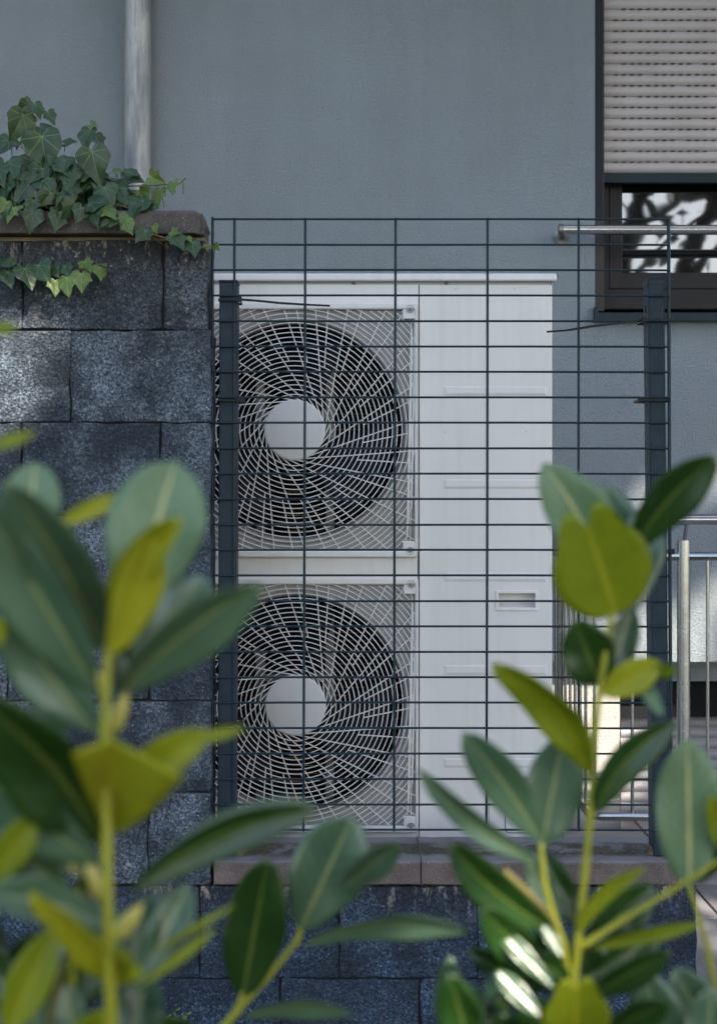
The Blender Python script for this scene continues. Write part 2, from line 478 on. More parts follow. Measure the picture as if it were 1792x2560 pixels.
# ------------------------------------------------------------------ ground
g = MB(); g.add([(-400,-400,-.06),(400,-400,-.06),(400,400,-.06),(-400,400,-.06)], [(0,1,2,3)])
tag(g.build('ground', M['ground']), kind='structure')
g = MB()
n = 26
soil_v = []; 
x0, x1, y0, y1 = -4.0, .74, .1, 3.2
for j in range(n+1):
    for i in range(n*2+1):
        soil_v.append((x0+(x1-x0)*i/(2*n), y0+(y1-y0)*j/n, -.02 + .035*rnd.random()))
soil_f = [(j*(2*n+1)+i, j*(2*n+1)+i+1, (j+1)*(2*n+1)+i+1, (j+1)*(2*n+1)+i) for j in range(n) for i in range(2*n)]
g.add(soil_v, soil_f)
tag(g.build('garden_soil', M['soil'], smooth=True), kind='structure')
pv = MB(); S = .38
for i in range(-12, 12):
    for j in range(-9, 6):
        xa, ya = 1.0 + i*S, 3.709 + j*S
        if ya < 3.3 and xa < .70: continue
        if ya + S > 5.62: continue
        e = .0025 * rnd.random()
        pv.box(xa+.004, xa+S-.004, ya+.004, ya+S-.004, -.06, e)
tag(pv.build('pavement', M['paver'], bevel=.004, segs=2), kind='structure')

# ------------------------------------------------------------------ house
DW = 5.15
hx = lambda px, d=DW: (px-896)/F*d
hz = lambda py, d=DW: H+(1280-py)/F*d
house = thing('house', (0, DW, 0), 'blue grey rendered house wall with a downpipe and half shuttered window behind the fence', 'house')
wl, wt, wb = hx(1487), 3.55, hz(790)
wr = hx(1487)+2.1
zl = hz(1655)
up = MB()
y0, y1 = DW, DW+.30
def wall_cells(mb, xs, zs, holes, ya, yb):
    for i in range(len(xs)-1):
        for j in range(len(zs)-1):
            if (i, j) in holes: continue
            mb.box(xs[i], xs[i+1], ya, yb, zs[j], zs[j+1])
def wall_hole(mb, X0, X1, Z0, Z1, hx0, hx1, hz0, hz1, ya, yb):
    # one closed slab with a rectangular hole
    o = [(X0,Z0),(X1,Z0),(X1,Z1),(X0,Z1)]; h = [(hx0,hz0),(hx1,hz0),(hx1,hz1),(hx0,hz1)]
    vs = [(x,ya,z) for x,z in o]+[(x,ya,z) for x,z in h]+[(x,yb,z) for x,z in o]+[(x,yb,z) for x,z in h]
    fs = []
    for i in range(4):
        j = (i+1)%4
        fs.append((i,j,j+4,i+4)); fs.append((j+8,i+8,i+12,j+12))
        fs.append((j,i,i+8,j+8)); fs.append((i+4,j+4,j+12,i+12))
    mb.add(vs, fs)
wall_hole(up, -6, 6.5, zl, 6.2, wl, wr, wb, 3.42, y0, y1)
up.build('wall', M['stucco'], house)
lowx = hx(1550, 5.25)
zlint = hz(1705, 5.25)
lo = MB()
lo.box(-6, lowx, 5.25, 5.55, 0, zl-.002)
o_low = lo.build('lower_wall', M['stucco_lit'], house, bevel=.008)
o_low['label'] = 'lower wall catching the sun, sunlight added to its pale cream colour'
li = MB(); li.box(lowx+.002, 6.5, 5.27, 5.55, zlint, zl-.002)
li.build('lintel', M['stucco'], house)
rr = MB(); rr.box(3.6, 6.5, 5.25, 5.55, 0, zlint-.002); rr.build('lower_wall', M['stucco_lit'], house)
bk = MB(); bk.box(-6, 6.5, 5.9, 5.95, 0, 6.2); bk.build('inner_wall', M['dark'], house)
sf = MB(); sf.box(-6.3, 6.8, DW-.8, DW+.6, 3.85, 4.03)
sf.build('shade_slab', m_plain('painted soffit', (.42,.42,.41), .8), house)  # unseen slab added overhead to darken the top of the wall
pl = MB(); pl.box(-6, lowx-.002, 5.225, 5.249, 0, .10); pl.build('plinth', m_plain('bitumen plinth', (.07,.075,.09), .8), house)

# window
win = MB()
gd = DW+.10
fx0, fx1 = hx(1505, gd), wr-.02
def frame_ring(mb, x0, x1, z0, z1, w, ya, yb, wb_=None):
    wb_ = wb_ or w
    o = [(x0,z0),(x1,z0),(x1,z1),(x0,z1)]; h = [(x0+w,z0+wb_),(x1-w,z0+wb_),(x1-w,z1-w),(x0+w,z1-w)]
    vs = [(x,ya,z) for x,z in o]+[(x,ya,z) for x,z in h]+[(x,yb,z) for x,z in o]+[(x,yb,z) for x,z in h]
    fs = []
    for i in range(4):
        j = (i+1)%4
        fs.append((i,j,j+4,i+4)); fs.append((j+8,i+8,i+12,j+12))
        fs.append((j,i,i+8,j+8)); fs.append((i+4,j+4,j+12,i+12))
    mb.add(vs, fs)
zf0 = hz(773, gd)
frame_ring(win, fx0, fx1, zf0, 3.40, (1522-1505)/F*gd, gd, gd+.07, (773-722)/F*gd)
w_o = win.build('window', M['frame'], house, bevel=.003)
sash = MB()
sx0 = hx(1522, gd+.01); sz0 = hz(722, gd+.01)
frame_ring(sash, sx0, fx1-.025, sz0, 3.37, (1556-1522)/F*gd, gd+.012, gd+.06, (722-680)/F*gd)
sash.build('sash', M['frame'], w_o, bevel=.004)
gl = MB(); gl.box(sx0+.04, fx1-.06, gd+.035, gd+.045, sz0+.05, 3.34)
gl.build('pane', M['glass'], w_o)
rv = MB()
rv.box(wl+.0005, hx(1505.5, DW+.05), DW+.012, gd+.07, hz(776), 3.41)
rv.build('reveal', M['reveal'], w_o)
si = MB()
si.prism_x([(DW-.035, hz(805)), (DW-.035, hz(784)), (gd+.02, hz(776)), (gd+.02, hz(790))], wl-.004, wr+.01)
si.box(wl-.006, wl+.006, DW-.037, gd, hz(806), hz(768))
si.build('sill', M['sill'], w_o, bevel=.0015)
# upper roller shutter
def shutter(parent, name, px0, x1, pyb, ztop, d, pitch, mat, guide=True, slots=True):
    xa = hx(px0, d); z = hz(pyb, d)
    s_ = MB(); sl_ = MB()
    k = 0
    while z < ztop:
        prof = []
        for i in range(9):
            u = i/8
            prof.append((d + .0085 - .0085*math.sin(math.pi*min(1, u*1.12))**.8 + (.0025 if u > .93 else 0), z + u*pitch*.998))
        vs = []; fs = []
        for (yy, zz) in prof: vs += [(xa, yy, zz), (x1, yy, zz)]
        for i in range(8): fs.append((2*i, 2*i+1, 2*i+3, 2*i+2))
        s_.add(vs, fs)
        if slots:
            nx = int((x1-xa)/.0285)
            for q in range(1, nx):
                xq = xa + .012 + q*.0285
                if (q % 2 == 0 or (q*7+k*3) % 5 < 4):
                    sl_.box(xq, xq+.013, d-.0002, d+.010, z+pitch*.95, z+pitch*.995)
        z += pitch; k += 1
    so_ = s_.build(name, mat, parent, smooth=True, angle=50)
    if slots: sl_.build('slot_row', M['slot'], so_)
    return so_
dS = DW+.055
sh = shutter(house, 'roller_shutter', 1506, wr-.03, 430, 3.42, dS, 27.35/F*dS, M['slat'])
bb = MB(); bb.box(hx(1506.5, dS), wr-.03, dS-.006, dS+.012, hz(457, dS), hz(431, dS)-.001)
bb.build('bottom_bar', M['sill'], sh, bevel=.002)
gr = MB(); gr.box(wl+.001, hx(1506, DW+.02), DW+.006, dS+.03, hz(545), 3.415)
gr.build('guide_rail', M['guide'], sh, bevel=.002); gr = MB()
gr.box(wr-.03, wr-.001, DW+.006, dS+.03, hz(545), 3.415)
gr.build('guide_rail', M['guide'], sh, bevel=.002)
# lower shutter
dL = 5.40
ls = shutter(house, 'roller_shutter', 1552, 3.6, 2062, hz(1793, dL), dL, 27.0/F*dL, M['slat_low'], slots=False)
ls['label'] = 'grey roller shutter closing the basement opening at ground level'
hb = MB(); hb.box(lowx+.002, 3.6, 5.345, 5.50, hz(1793, 5.34), zlint-.002)
hb.build('shaded_shutter_box', M['dark'], ls)  # near black colour holds the shade above the slats as well as the housing

# downpipe with brackets
dp = MB(); dc = DW-.062; rx = (377-311)/2/F*dc
px = hx(344, dc)
dp.tube([(px, dc, 0.03), (px, dc, 6.0)], rx, 28, caps=False)
dpo = dp.build('downpipe', M['zinc'], house, smooth=True)
for zz in (1.35, 3.3):
    br = MB()
    br.tube([(px, dc, zz), (px, dc, zz+.03)], rx+.003, 28)
    br.box(px-.008, px+.008, dc+rx-.002, DW, zz+.005, zz+.025)
    br.build('pipe_clamp', M['zinc'], dpo, smooth=True, angle=40)
seam = MB(); seam.box(px-.003, px+.003, dc-rx-.0022, dc-rx+.002, .03, 6.0); seam.build('seam', M['zinc'], dpo)

# guard rail in front of the window
grl = MB(); dr = DW-.10; r = 12.5/F*dr
zr = hz(574, dr); xr = hx(1398, dr)
grl.tube([(xr, dr, zr), (wr+.4, dr, zr)], r, 20)
gro = grl.build('guard_rail', M['steel'], house, smooth=True, angle=50)
fl = MB(); fl.tube([(xr-.003, dr+.0, zr), (xr+.012, dr, zr)], r+.0035, 20); fl.tube([(xr+.02, dr, zr), (xr+.02, DW, zr-.005)], .009, 12)
fl.lathe_y((xr+.02, DW-.001, zr-.005), [(0.001,-.006),(.026,-.006),(.026,0)], 24)
fl.build('rail_mount', m_steel('dark steel end', .35, (.25,.25,.25)), gro, smooth=True, angle=40)

# ------------------------------------------------------------------ block walls
DP = 3.2
bx = lambda px, d=DP: (px-896)/F*d
bz = lambda py, d=DP: H+(1280-py)/F*d
def rough_box(mb, x0, x1, y0, y1, z0, z1, amp=.0030, chip=.0):
    # block with a slightly uneven outline, subdivided front
    nx = max(2, int((x1-x0)/.035)); nz = max(2, int((z1-z0)/.035)); ny = max(1, int((y1-y0)/.06))
    idx = {}
    vs = []; fs = []
    def vert(i, j, k):
        if (i,j,k) in idx: return idx[(i,j,k)]
        x = x0+(x1-x0)*i/nx; z = z0+(z1-z0)*k/nz; y = y0+(y1-y0)*j/ny
        edge = (i in (0,nx)) + (k in (0,nz)) + (j == 0)
        q = amp*(1.0 if edge > 1 else .8)
        v = Vector((x + rnd.uniform(-q,q), y + (rnd.uniform(-q,q)*1.3 if j == 0 else 0), z + rnd.uniform(-q,q)*.8))
        if edge > 1 and j == 0 and (i in (0,nx) or k in (0,nz)):
            v.y += .0015
        idx[(i,j,k)] = len(vs); vs.append(v); return idx[(i,j,k)]
    for i in range(nx):
        for k in range(nz):
            fs.append((vert(i,0,k), vert(i+1,0,k), vert(i+1,0,k+1), vert(i,0,k+1)))
            fs.append((vert(i+1,ny,k), vert(i,ny,k), vert(i,ny,k+1), vert(i+1,ny,k+1)))
    for j in range(ny):
        for k in range(nz):
            fs.append((vert(nx,j,k), vert(nx,j+1,k), vert(nx,j+1,k+1), vert(nx,j,k+1)))
            fs.append((vert(0,j+1,k), vert(0,j,k), vert(0,j,k+1), vert(0,j+1,k+1)))
        for i in range(nx):
            fs.append((vert(i,j,nz), vert(i+1,j,nz), vert(i+1,j+1,nz), vert(i,j+1,nz)))
            fs.append((vert(i,j+1,0), vert(i+1,j+1,0), vert(i+1,j,0), vert(i,j,0)))
    mb.add(vs, fs)
tallw = thing('block_wall', (bx(520), DP, 0), 'tall charcoal aggregate block wall with brown coping carrying the ivy', 'wall')
ys = [592 + 232*k for k in range(0, 10)]
joints = [[-1700,-1350,-1000,-650,-290,56,406,516], [-1600,-1220,-870,-520,-170,176,526], [-1700,-1350,-1000,-650,-298,52,400,525],
          [-1600,-1220,-870,-520,-174,174,526], [-1700,-1380,-1030,-680,-330,18,370,526], [-1600,-1250,-900,-550,-196,154,526],
          [-1700,-1380,-1030,-680,-330,20,371,526]]
blk = MB(); G = 1.6
wd = .125
for k in range(7):
    js = joints[k]
    for a, b in zip(js[:-1], js[1:]):
        dy = rnd.uniform(-.0015, .0015) + (.004 if k == 0 and b == 516 else 0)
        rough_box(blk, bx(a+G), bx(b-(G if b < 500 else 0)), DP+dy, DP+wd, bz(ys[k+1]-G), bz(ys[k]+G if k else 601))
blk.build('block_course', M['block'], tallw, smooth=False, bevel=.0035, segs=2)
mo = MB(); mo.box(bx(-1690), bx(508), DP+.012, DP+wd-.004, bz(ys[7]), bz(602)); mo.build('mortar', M['mortar'], tallw)
mb_ = MB(); mb_.box(bx(-1690), bx(512), DP+.004, DP+wd-.006, bz(601), bz(591)); mb_.build('mortar_bed', m_coping('tan lime mortar', False, (.20,.16,.10), .1), tallw)
cp = MB()
ct, cb = bz(530), bz(589)
# coping with a rounded, chipped right end
sec = [(DP-.028, cb), (DP-.028, ct-.008), (DP-.020, ct), (DP+wd+.03, ct), (DP+wd+.03, cb)]
xs = [bx(-1700)+i*.08 for i in range(0, int((bx(470)-bx(-1700))/.08))] + [bx(470), bx(488), bx(500), bx(505)]
vs = []; fs = []
for i, x in enumerate(xs):
    e = max(0, i-(len(xs)-3))*.006
    for j, (y, z) in enumerate(sec):
        vs.append((x, y + (e if j < 3 else -e) + rnd.uniform(-.001,.001), z + rnd.uniform(-.0012,.0012) - (e*.6 if 0 < j < 4 else 0)))
ns = len(sec)
for i in range(len(xs)-1):
    for j in range(ns):
        j2 = (j+1)%ns
        fs.append((i*ns+j, (i+1)*ns+j, (i+1)*ns+j2, i*ns+j2))
fs.append(tuple((len(xs)-1)*ns+j for j in range(ns)))
fs.append(tuple(j for j in range(ns-1,-1,-1)))
cp.add(vs, fs)
# broken knob on the end of the coping
cp.prism_y([(bx(499), cb+.001), (bx(511), cb+.001), (bx(510), bz(575)), (bx(517), bz(568)), (bx(516), bz(560)), (bx(508), bz(548)), (bx(507), bz(534)), (bx(499), ct-.004)], DP-.010, DP+.08)
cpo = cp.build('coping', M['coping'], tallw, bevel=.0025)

loww = thing('low_wall', (bx(1100), DP, 0), 'low charcoal block wall with mossy brown coping below the wire fence', 'wall')
lb = MB()
lj = [[-500,-200,151,499,847,1193,1541,1743], [-300,0,349,699,1050,1400,1743], [-200,151,499,847,1193,1541,1743]]
for k in range(3):
    yt, yb = ys[7+k], ys[7+k]+232
    zb = max(-.02, bz(yb-G))
    for a, b in zip(lj[k][:-1], lj[k][1:]):
        top = bz(yt+G)
        if k == 0 and b == 1743:
            rough_box(lb, bx(a+G), bx(b), DP+.002, DP+.24, zb, bz(2216))
        else:
            rough_box(lb, bx(a+G), bx(b-(G if b < 1743 else 0)), DP+rnd.uniform(-.002,.002), DP+.24, zb, top)
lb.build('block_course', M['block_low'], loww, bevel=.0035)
mo = MB(); mo.box(bx(-490), bx(1735), DP+.012, DP+.236, 0, bz(2217)-.002); mo.build('mortar', M['mortar'], loww)
c2 = MB()
DC = DP-.004
zt, zb = H+(1280-2155)/F*DC, bz(2213, DC)
def slab(mb, pa, pb):
    xs = [bx(pa, DC)+ (bx(pb, DC)-bx(pa, DC))*i/14 for i in range(15)]
    sec = [(DC, zb), (DC, zt-.004), (DC+.005, zt), (DC+.245, zt), (DC+.245, zb)]
    vs = []; fs = []
    for i, x in enumerate(xs):
        for (y, z) in sec: vs.append((x+rnd.uniform(-.0005,.0005), y+rnd.uniform(-.001,.001), z+rnd.uniform(-.0008,.0008)))
    for i in range(len(xs)-1):
        for j in range(5):
            j2 = (j+1) % 5
            fs.append((i*5+j, (i+1)*5+j, (i+1)*5+j2, i*5+j2))
    fs.append(tuple((len(xs)-1)*5+j for j in range(5))); fs.append(tuple(range(4,-1,-1)))
    mb.add(vs, fs)
slab(c2, 535, 1052); slab(c2, 1054, 1697)
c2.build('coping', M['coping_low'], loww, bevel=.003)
mt = MB(); mt.prism_y([(bx(1697), bz(2214)), (bx(1742), bz(2214)), (bx(1735), bz(2198)), (bx(1715), bz(2180)), (bx(1699), bz(2176))], DP+.012, DP+.2)
mt.build('mortar_fillet', m_coping('crumbled mortar', False, (.30,.28,.26)), loww, bevel=.004)

# ------------------------------------------------------------------ wire mesh fence
fence = thing('wire_fence', (bx(1100), 3.24, bz(2150)), 'dark green grey wire mesh fence panel tied to two square posts on the low wall', 'fence')
DM = 3.232
fxx = lambda px, d=DM: (px-896)/F*d
fz = lambda py, d=DM: H+(1280-py)/F*d
wm = MB()
hy = [547 + 63.7*k for k in range(25)]
for k, y in enumerate(hy):
    j = rnd.uniform(-.8, .8)
    wm.tube([(fxx(529.5), DM, fz(y)), (fxx(900), DM+rnd.uniform(-.001,.001), fz(y+j)), (fxx(1300), DM+rnd.uniform(-.001,.001), fz(y+j*.6)), (fxx(1673), DM, fz(y+.8))], 2.75/F*DM, 8)
for a, b in ((586, 582), (763, 758), (989, 985), (1219, 1216), (1447, 1447)):
    wm.tube([(fxx(a), DM+.004, fz(543)), (fxx((a+b)/2+rnd.uniform(-1,1)), DM+.004, fz(1300)), (fxx(b), DM+.004, fz(2080))], 3.3/F*DM, 8)
wm.tube([(fxx(531), DM+.004, fz(541)), (fxx(529.5), DM+.004, fz(2082))], 3.6/F*DM, 8)
wm.tube([(fxx(1672), DM+.005, fz(544)), (fxx(1676), DM+.005, fz(1500)), (fxx(1679), DM+.005, fz(2090))], 4.6/F*DM, 8)
wm.build('wire_mesh', M['wire'], fence, smooth=True, angle=60)
def post(px0, px1, qx0, qx1, pyt, d0, cap):
    d = d0
    zt_, zb_ = H+(1280-pyt)/F*d, zt+.001
    m = MB()
    a0, a1, b0, b1 = (px0-896)/F*d, (px1-896)/F*d, (qx0-896)/F*d, (qx1-896)/F*d
    D = .06
    m.add([(b0,d,zb_),(b1,d,zb_),(b1,d+D,zb_),(b0,d+D,zb_),(a0,d,zt_),(a1,d,zt_),(a1,d+D,zt_),(a0,d+D,zt_)],
          [(0,3,2,1),(4,5,6,7),(0,1,5,4),(1,2,6,5),(2,3,7,6),(3,0,4,7)])
    # shallow ribs down the profile face
    o = m.build('post', M['post'], fence, bevel=.003)
    c = MB()
    e = .0012
    if cap:
        for (w, z0) in ((0, 0),):
            n = 7
            vs = []; fs = []
            cx, cy = (a0+a1)/2, d+D/2; hw, hd = (a1-a0)/2+e, D/2+e
            rows = [(1, -.004), (1, .007), (.80, .0125), (.45, .0175), (.12, .019)]
            for (s_, h_) in rows:
                vs += [(cx-hw*s_, cy-hd*s_, zt_+h_), (cx+hw*s_, cy-hd*s_, zt_+h_), (cx+hw*s_, cy+hd*s_, zt_+h_), (cx-hw*s_, cy+hd*s_, zt_+h_)]
            for r_ in range(len(rows)-1):
                for q in range(4):
                    fs.append((r_*4+q, r_*4+(q+1)%4, r_*4+4+(q+1)%4, r_*4+4+q))
            fs.append((len(rows)*4-4, len(rows)*4-3, len(rows)*4-2, len(rows)*4-1))
            c.add(vs, fs)
        c.build('post_cap', M['cap_pl'], o, smooth=True, angle=35, bevel=.0015)
        hh = MB(); hh.box(a0-.0006, a0+.001, d+.026, d+.034, zt_-.062, zt_-.045); hh.build('bolt_hole', M['dark'], o)
    else:
        c.box(a0-e, a1+e, d-e, d+D+e, zt_+.0, zt_+.005); c.build('post_cap', M['cap_pl'], o, bevel=.002)
    return o
post(548, 593, 543, 588, 705, 3.2385, False)
post(1620, 1661, 1634, 1675, 706, 3.2385, True)
def ztie(px0, px1, py, tail=None, d=3.2275, head=1, w=.0054):
    m = MB()
    zc = H+(1280-py)/F*d
    x0, x1 = (px0-896)/F*d, (px1-896)/F*d
    pts = [(x0, d, zc), (x1, d, zc-.0005), (x1+.001, d+.072, zc), (x0-.001, d+.072, zc)]
    def strap(a, b, w, t=.0011):
        a, b = Vector(a), Vector(b); ax = (b-a).normalized(); upv = Vector((0,0,1)); nn = ax.cross(upv).normalized(); upv = nn.cross(ax)
        vs = []
        for p in (a, b):
            vs += [p-upv*w/2-nn*t/2, p+upv*w/2-nn*t/2, p+upv*w/2+nn*t/2, p-upv*w/2+nn*t/2]
        m.add(vs, [(0,1,2,3),(7,6,5,4),(0,4,5,1),(1,5,6,2),(2,6,7,3),(3,7,4,0)])
    for i in range(4): strap(pts[i], pts[(i+1)%4], w)
    hx_ = x1 if head > 0 else x0
    m.box(hx_-.0055, hx_+.0055, d-.005, d+.003, zc-.0056, zc+.0056)
    if tail:
        pv_ = [(px1 if head > 0 else px0, py)] + tail
        pp = [((a-896)/F*(d-.003*i), d-.003*i, H+(1280-b)/F*(d-.003*i)) for i, (a, b) in enumerate(pv_)]
        for a, b in zip(pp[:-1], pp[1:]): strap(a, b, w*(.95 if b is not pp[-1] else .8))
    return m.build('cable_tie', M['tie'], fence, bevel=.0006)
ztie(546, 598, 748, [(640, 751), (700, 757), (765, 761), (825, 764)])
ztie(545, 606, 1000)
ztie(543, 602, 1809)
ztie(1608, 1678, 799, [(1560, 806), (1480, 815), (1420, 825), (1366, 829)], head=-1)
ztie(1600, 1676, 999, head=-1)
ztie(1622, 1679, 1379, head=1)

# ------------------------------------------------------------------ heat pump
DU = 3.75
ux = lambda px, d=DU: (px-896)/F*d
uz = lambda py, d=DU: H+(1280-py)/F*d
unit = thing('heat_pump', (ux(890), DU+.17, 0), 'cream white outdoor heat pump with two round fan grilles behind the wire fence', 'heat pump')
XL, XS, XR = ux(398), ux(1047), ux(1380)
ZT, ZB = uz(703), .235
YB = DU+.34
GC = [(ux(737), uz(1075.5)), (ux(739), uz(1762))]
RH = 273/F*DU
sh_ = MB()   # casing sides, back, bottom
sh_.box(XL, XL+.004, DU+.001, YB, ZB, ZT); sh_.box(XR-.004, XR, DU+.001, YB, ZB, ZT)
sh_.box(XL+.004, XR-.004, YB-.004, YB, ZB, ZT); sh_.box(XL+.004, XR-.004, DU+.004, YB-.004, ZB, ZB+.004)
sh_.box(XS-.01, XS-.006, DU+.004, YB-.004, ZB+.004, ZT)
sh_.build('casing', M['white'], unit)
# front panel with two round holes
fp = MB()
def panel_hole(mb, x0, x1, z0, z1, cx, cz, r, y):
    n = 96; vs = []; fs = []
    for k in range(n):
        a = 2*math.pi*k/n
        c, s_ = math.cos(a), math.sin(a)
        tx = ((x1-cx) if c > 0 else (x0-cx))/c if abs(c) > 1e-9 else 1e9
        tz = ((z1-cz) if s_ > 0 else (z0-cz))/s_ if abs(s_) > 1e-9 else 1e9
        tt = min(tx, tz)
        vs.append((cx+c*tt, y, cz+s_*tt)); vs.append((cx+r*c, y, cz+r*s_))
    for k in range(n):
        k2 = (k+1)%n
        fs.append((2*k, 2*k2, 2*k2+1, 2*k+1)[::-1])
    mb.add(vs, fs)
    # corners
    for (X, Z) in ((x1,z1),(x0,z1),(x0,z0),(x1,z0)):
        a = math.atan2(Z-cz, X-cx) % (2*math.pi)
        k = int(a/(2*math.pi)*n)
        v1, v2 = vs[2*k], vs[2*((k+1)%n)]
        mb.add([v1, v2, (X, y, Z)], [(0, 2, 1)])
hp = 303/F*DU; zsplit = uz(1420)
for (cx, cz) in GC:
    panel_hole(fp, cx-hp, cx+hp, cz-hp, cz+hp, cx, cz, RH, DU+.002)
    # rolled bellmouth
    fp.lathe_y((cx, DU, cz), [(RH+.014, .002), (RH+.009, -.004), (RH+.003, -.004), (RH, .001), (RH-.002, .012), (RH-.004, .045)], 96)
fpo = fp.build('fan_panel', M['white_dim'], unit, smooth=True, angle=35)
fr = MB()
gxl, gxr = GC[0][0]-hp, GC[0][0]+hp
f1t, f1b, f2t, f2b = GC[0][1]+hp, GC[0][1]-hp, GC[1][1]+hp, GC[1][1]-hp
fr.box(XL+.001, XS-.0012, DU, DU+.004, f1t+.001, ZT-.008)
fr.box(XL+.001, XS-.0012, DU, DU+.004, f2t+.001, f1b-.001)
fr.box(XL+.001, XS-.0012, DU, DU+.004, ZB, f2b-.001)
fr.box(XL+.001, gxl-.002, DU, DU+.004, f2b-.001, f1t+.001)
fr.box(gxr+.004, XS-.0012, DU, DU+.004, f2b-.001, f1t+.001)
fr.build('front_sheet', M['white'], unit)
# service panel with ribs and recessed handle
sp = MB()
hxl, hxr, hzt, hzb = ux(1244), ux(1340), uz(1481), uz(1522)
wall_hole(sp, XS+.0012, ux(1378), ZB, ZT-.008, hxl, hxr, hzb, hzt, DU, DU+.004)
spo = sp.build('service_panel', M['white'], unit, bevel=.0015)
ed = MB(); ed.box(ux(1379), XR+.0005, DU+.003, DU+.02, ZB, ZT-.003); ed.build('corner_trim', M['white_pl'], unit, bevel=.002)
def emboss(py0, py1, px0=1109, px1=1367, t=.0018):
    rb = MB()
    x0, x1, z0, z1 = ux(px0), ux(px1), uz(py1), uz(py0)
    e = .006
    y = DU-.0002
    rb.add([(x0,y,z0),(x1,y,z0),(x1,y,z1),(x0,y,z1),(x0+e,y-t,z0+e*1.0),(x1-e,y-t,z0+e*1.0),(x1-e,y-t,z1-e*.6),(x0+e,y-t,z1-e*.6)],
           [(0,1,5,4),(1,2,6,5),(2,3,7,6),(3,0,4,7),(4,5,6,7)])
    rb.build('pressed_rib', M['white'], spo, smooth=False, bevel=.0012)
for a, b in ((965, 989), (1198, 1222), (1430, 1454), (1663, 1688), (1896, 1920)): emboss(a, b)
hd = MB()
hd.box(hxl, hxr, DU+.03, DU+.032, hzb, hzt); hd.box(hxl, hxr, DU+.004, DU+.03, hzt, hzt+.002)
hd.add([(hxl,DU+.003,hzb),(hxr,DU+.003,hzb),(hxr,DU+.03,hzb+.014),(hxl,DU+.03,hzb+.014)], [(0,1,2,3)])
hd.box(hxl-.002, hxl, DU+.004, DU+.03, hzb, hzt); hd.box(hxr, hxr+.002, DU+.004, DU+.03, hzb, hzt)
o = hd.build('handle_recess', M['white_pl'], spo)
hr = MB(); wall_hole(hr, ux(1239), ux(1345), uz(1527), uz(1476), hxl+.003, hxr-.003, hzb+.003, hzt-.003, DU-.0035, DU+.001)
hr.build('handle_rim', M['white_pl'], spo, bevel=.0016)
kn = MB()   # knock-out outline at the bottom
def rrect(x0, x1, z0, z1, r_, n=5):
    pts = []
    for (cx, cz, a0) in ((x1-r_, z1-r_, 0), (x0+r_, z1-r_, 90), (x0+r_, z0+r_, 180), (x1-r_, z0+r_, 270)):
        for i in range(n+1):
            a = R(a0+90*i/n); pts.append((cx+r_*math.cos(a), cz+r_*math.sin(a)))
    return pts
q = rrect(ux(1263), ux(1346), uz(2083), uz(2014), .010)
kn.tube([(x, DU-.0002, z) for x, z in q], .0011, 6, closed=True)
kn.tube([(ux(1268), DU-.0002, uz(2033)), (ux(1300), DU-.0002, uz(2033))], .0011, 6)
kn.build('knockout', M['tie'], spo)
se = MB(); se.box(ux(1221.4), ux(1222.6), DU-.0004, DU+.001, ZB, uz(1965)); se.build('panel_seam', M['slot'], spo)
# lid
ld = MB()
lz0 = uz(702, DU-.012); lz1 = uz(682, DU-.012)
ld.box(XL-.010, ux(1392, DU-.012), DU-.012, YB+.012, lz0, lz1)
ldo = ld.build('lid', m_white('white lid', (.66,.66,.665), .22), unit, bevel=.005, segs=3)
ul = MB(); ul.box(XL+.004, XR-.001, DU+.001, YB, ZT-.009, lz0-.0005); ul.build('shaded_lid_flange', M['white_dim'], unit)  # recessed band under the lid, dimmer colour stands for its shadow
def screw(cx, cy, cz, r_, parent, mat):
    m = MB()
    m.lathe_y((cx, cy, cz), [(r_, 0), (r_*.96, -.0012), (r_*.6, -.0022), (.0001, -.0024)], 16)
    return m.build('screw', mat, parent, smooth=True, angle=50)
M['screw'] = m_plain('dull screw', (.12,.12,.13), .4, .8)
for px in (590, 885, 1116):
    screw(ux(px), DU, uz(706.5), .0052, unit, M['screw'])
for px, py in ((1139, 722), (1286, 722), (1113, 1080), (1315, 1079)):
    screw(ux(px), DU-.0001, uz(py), .0014, spo, M['white_dim'])
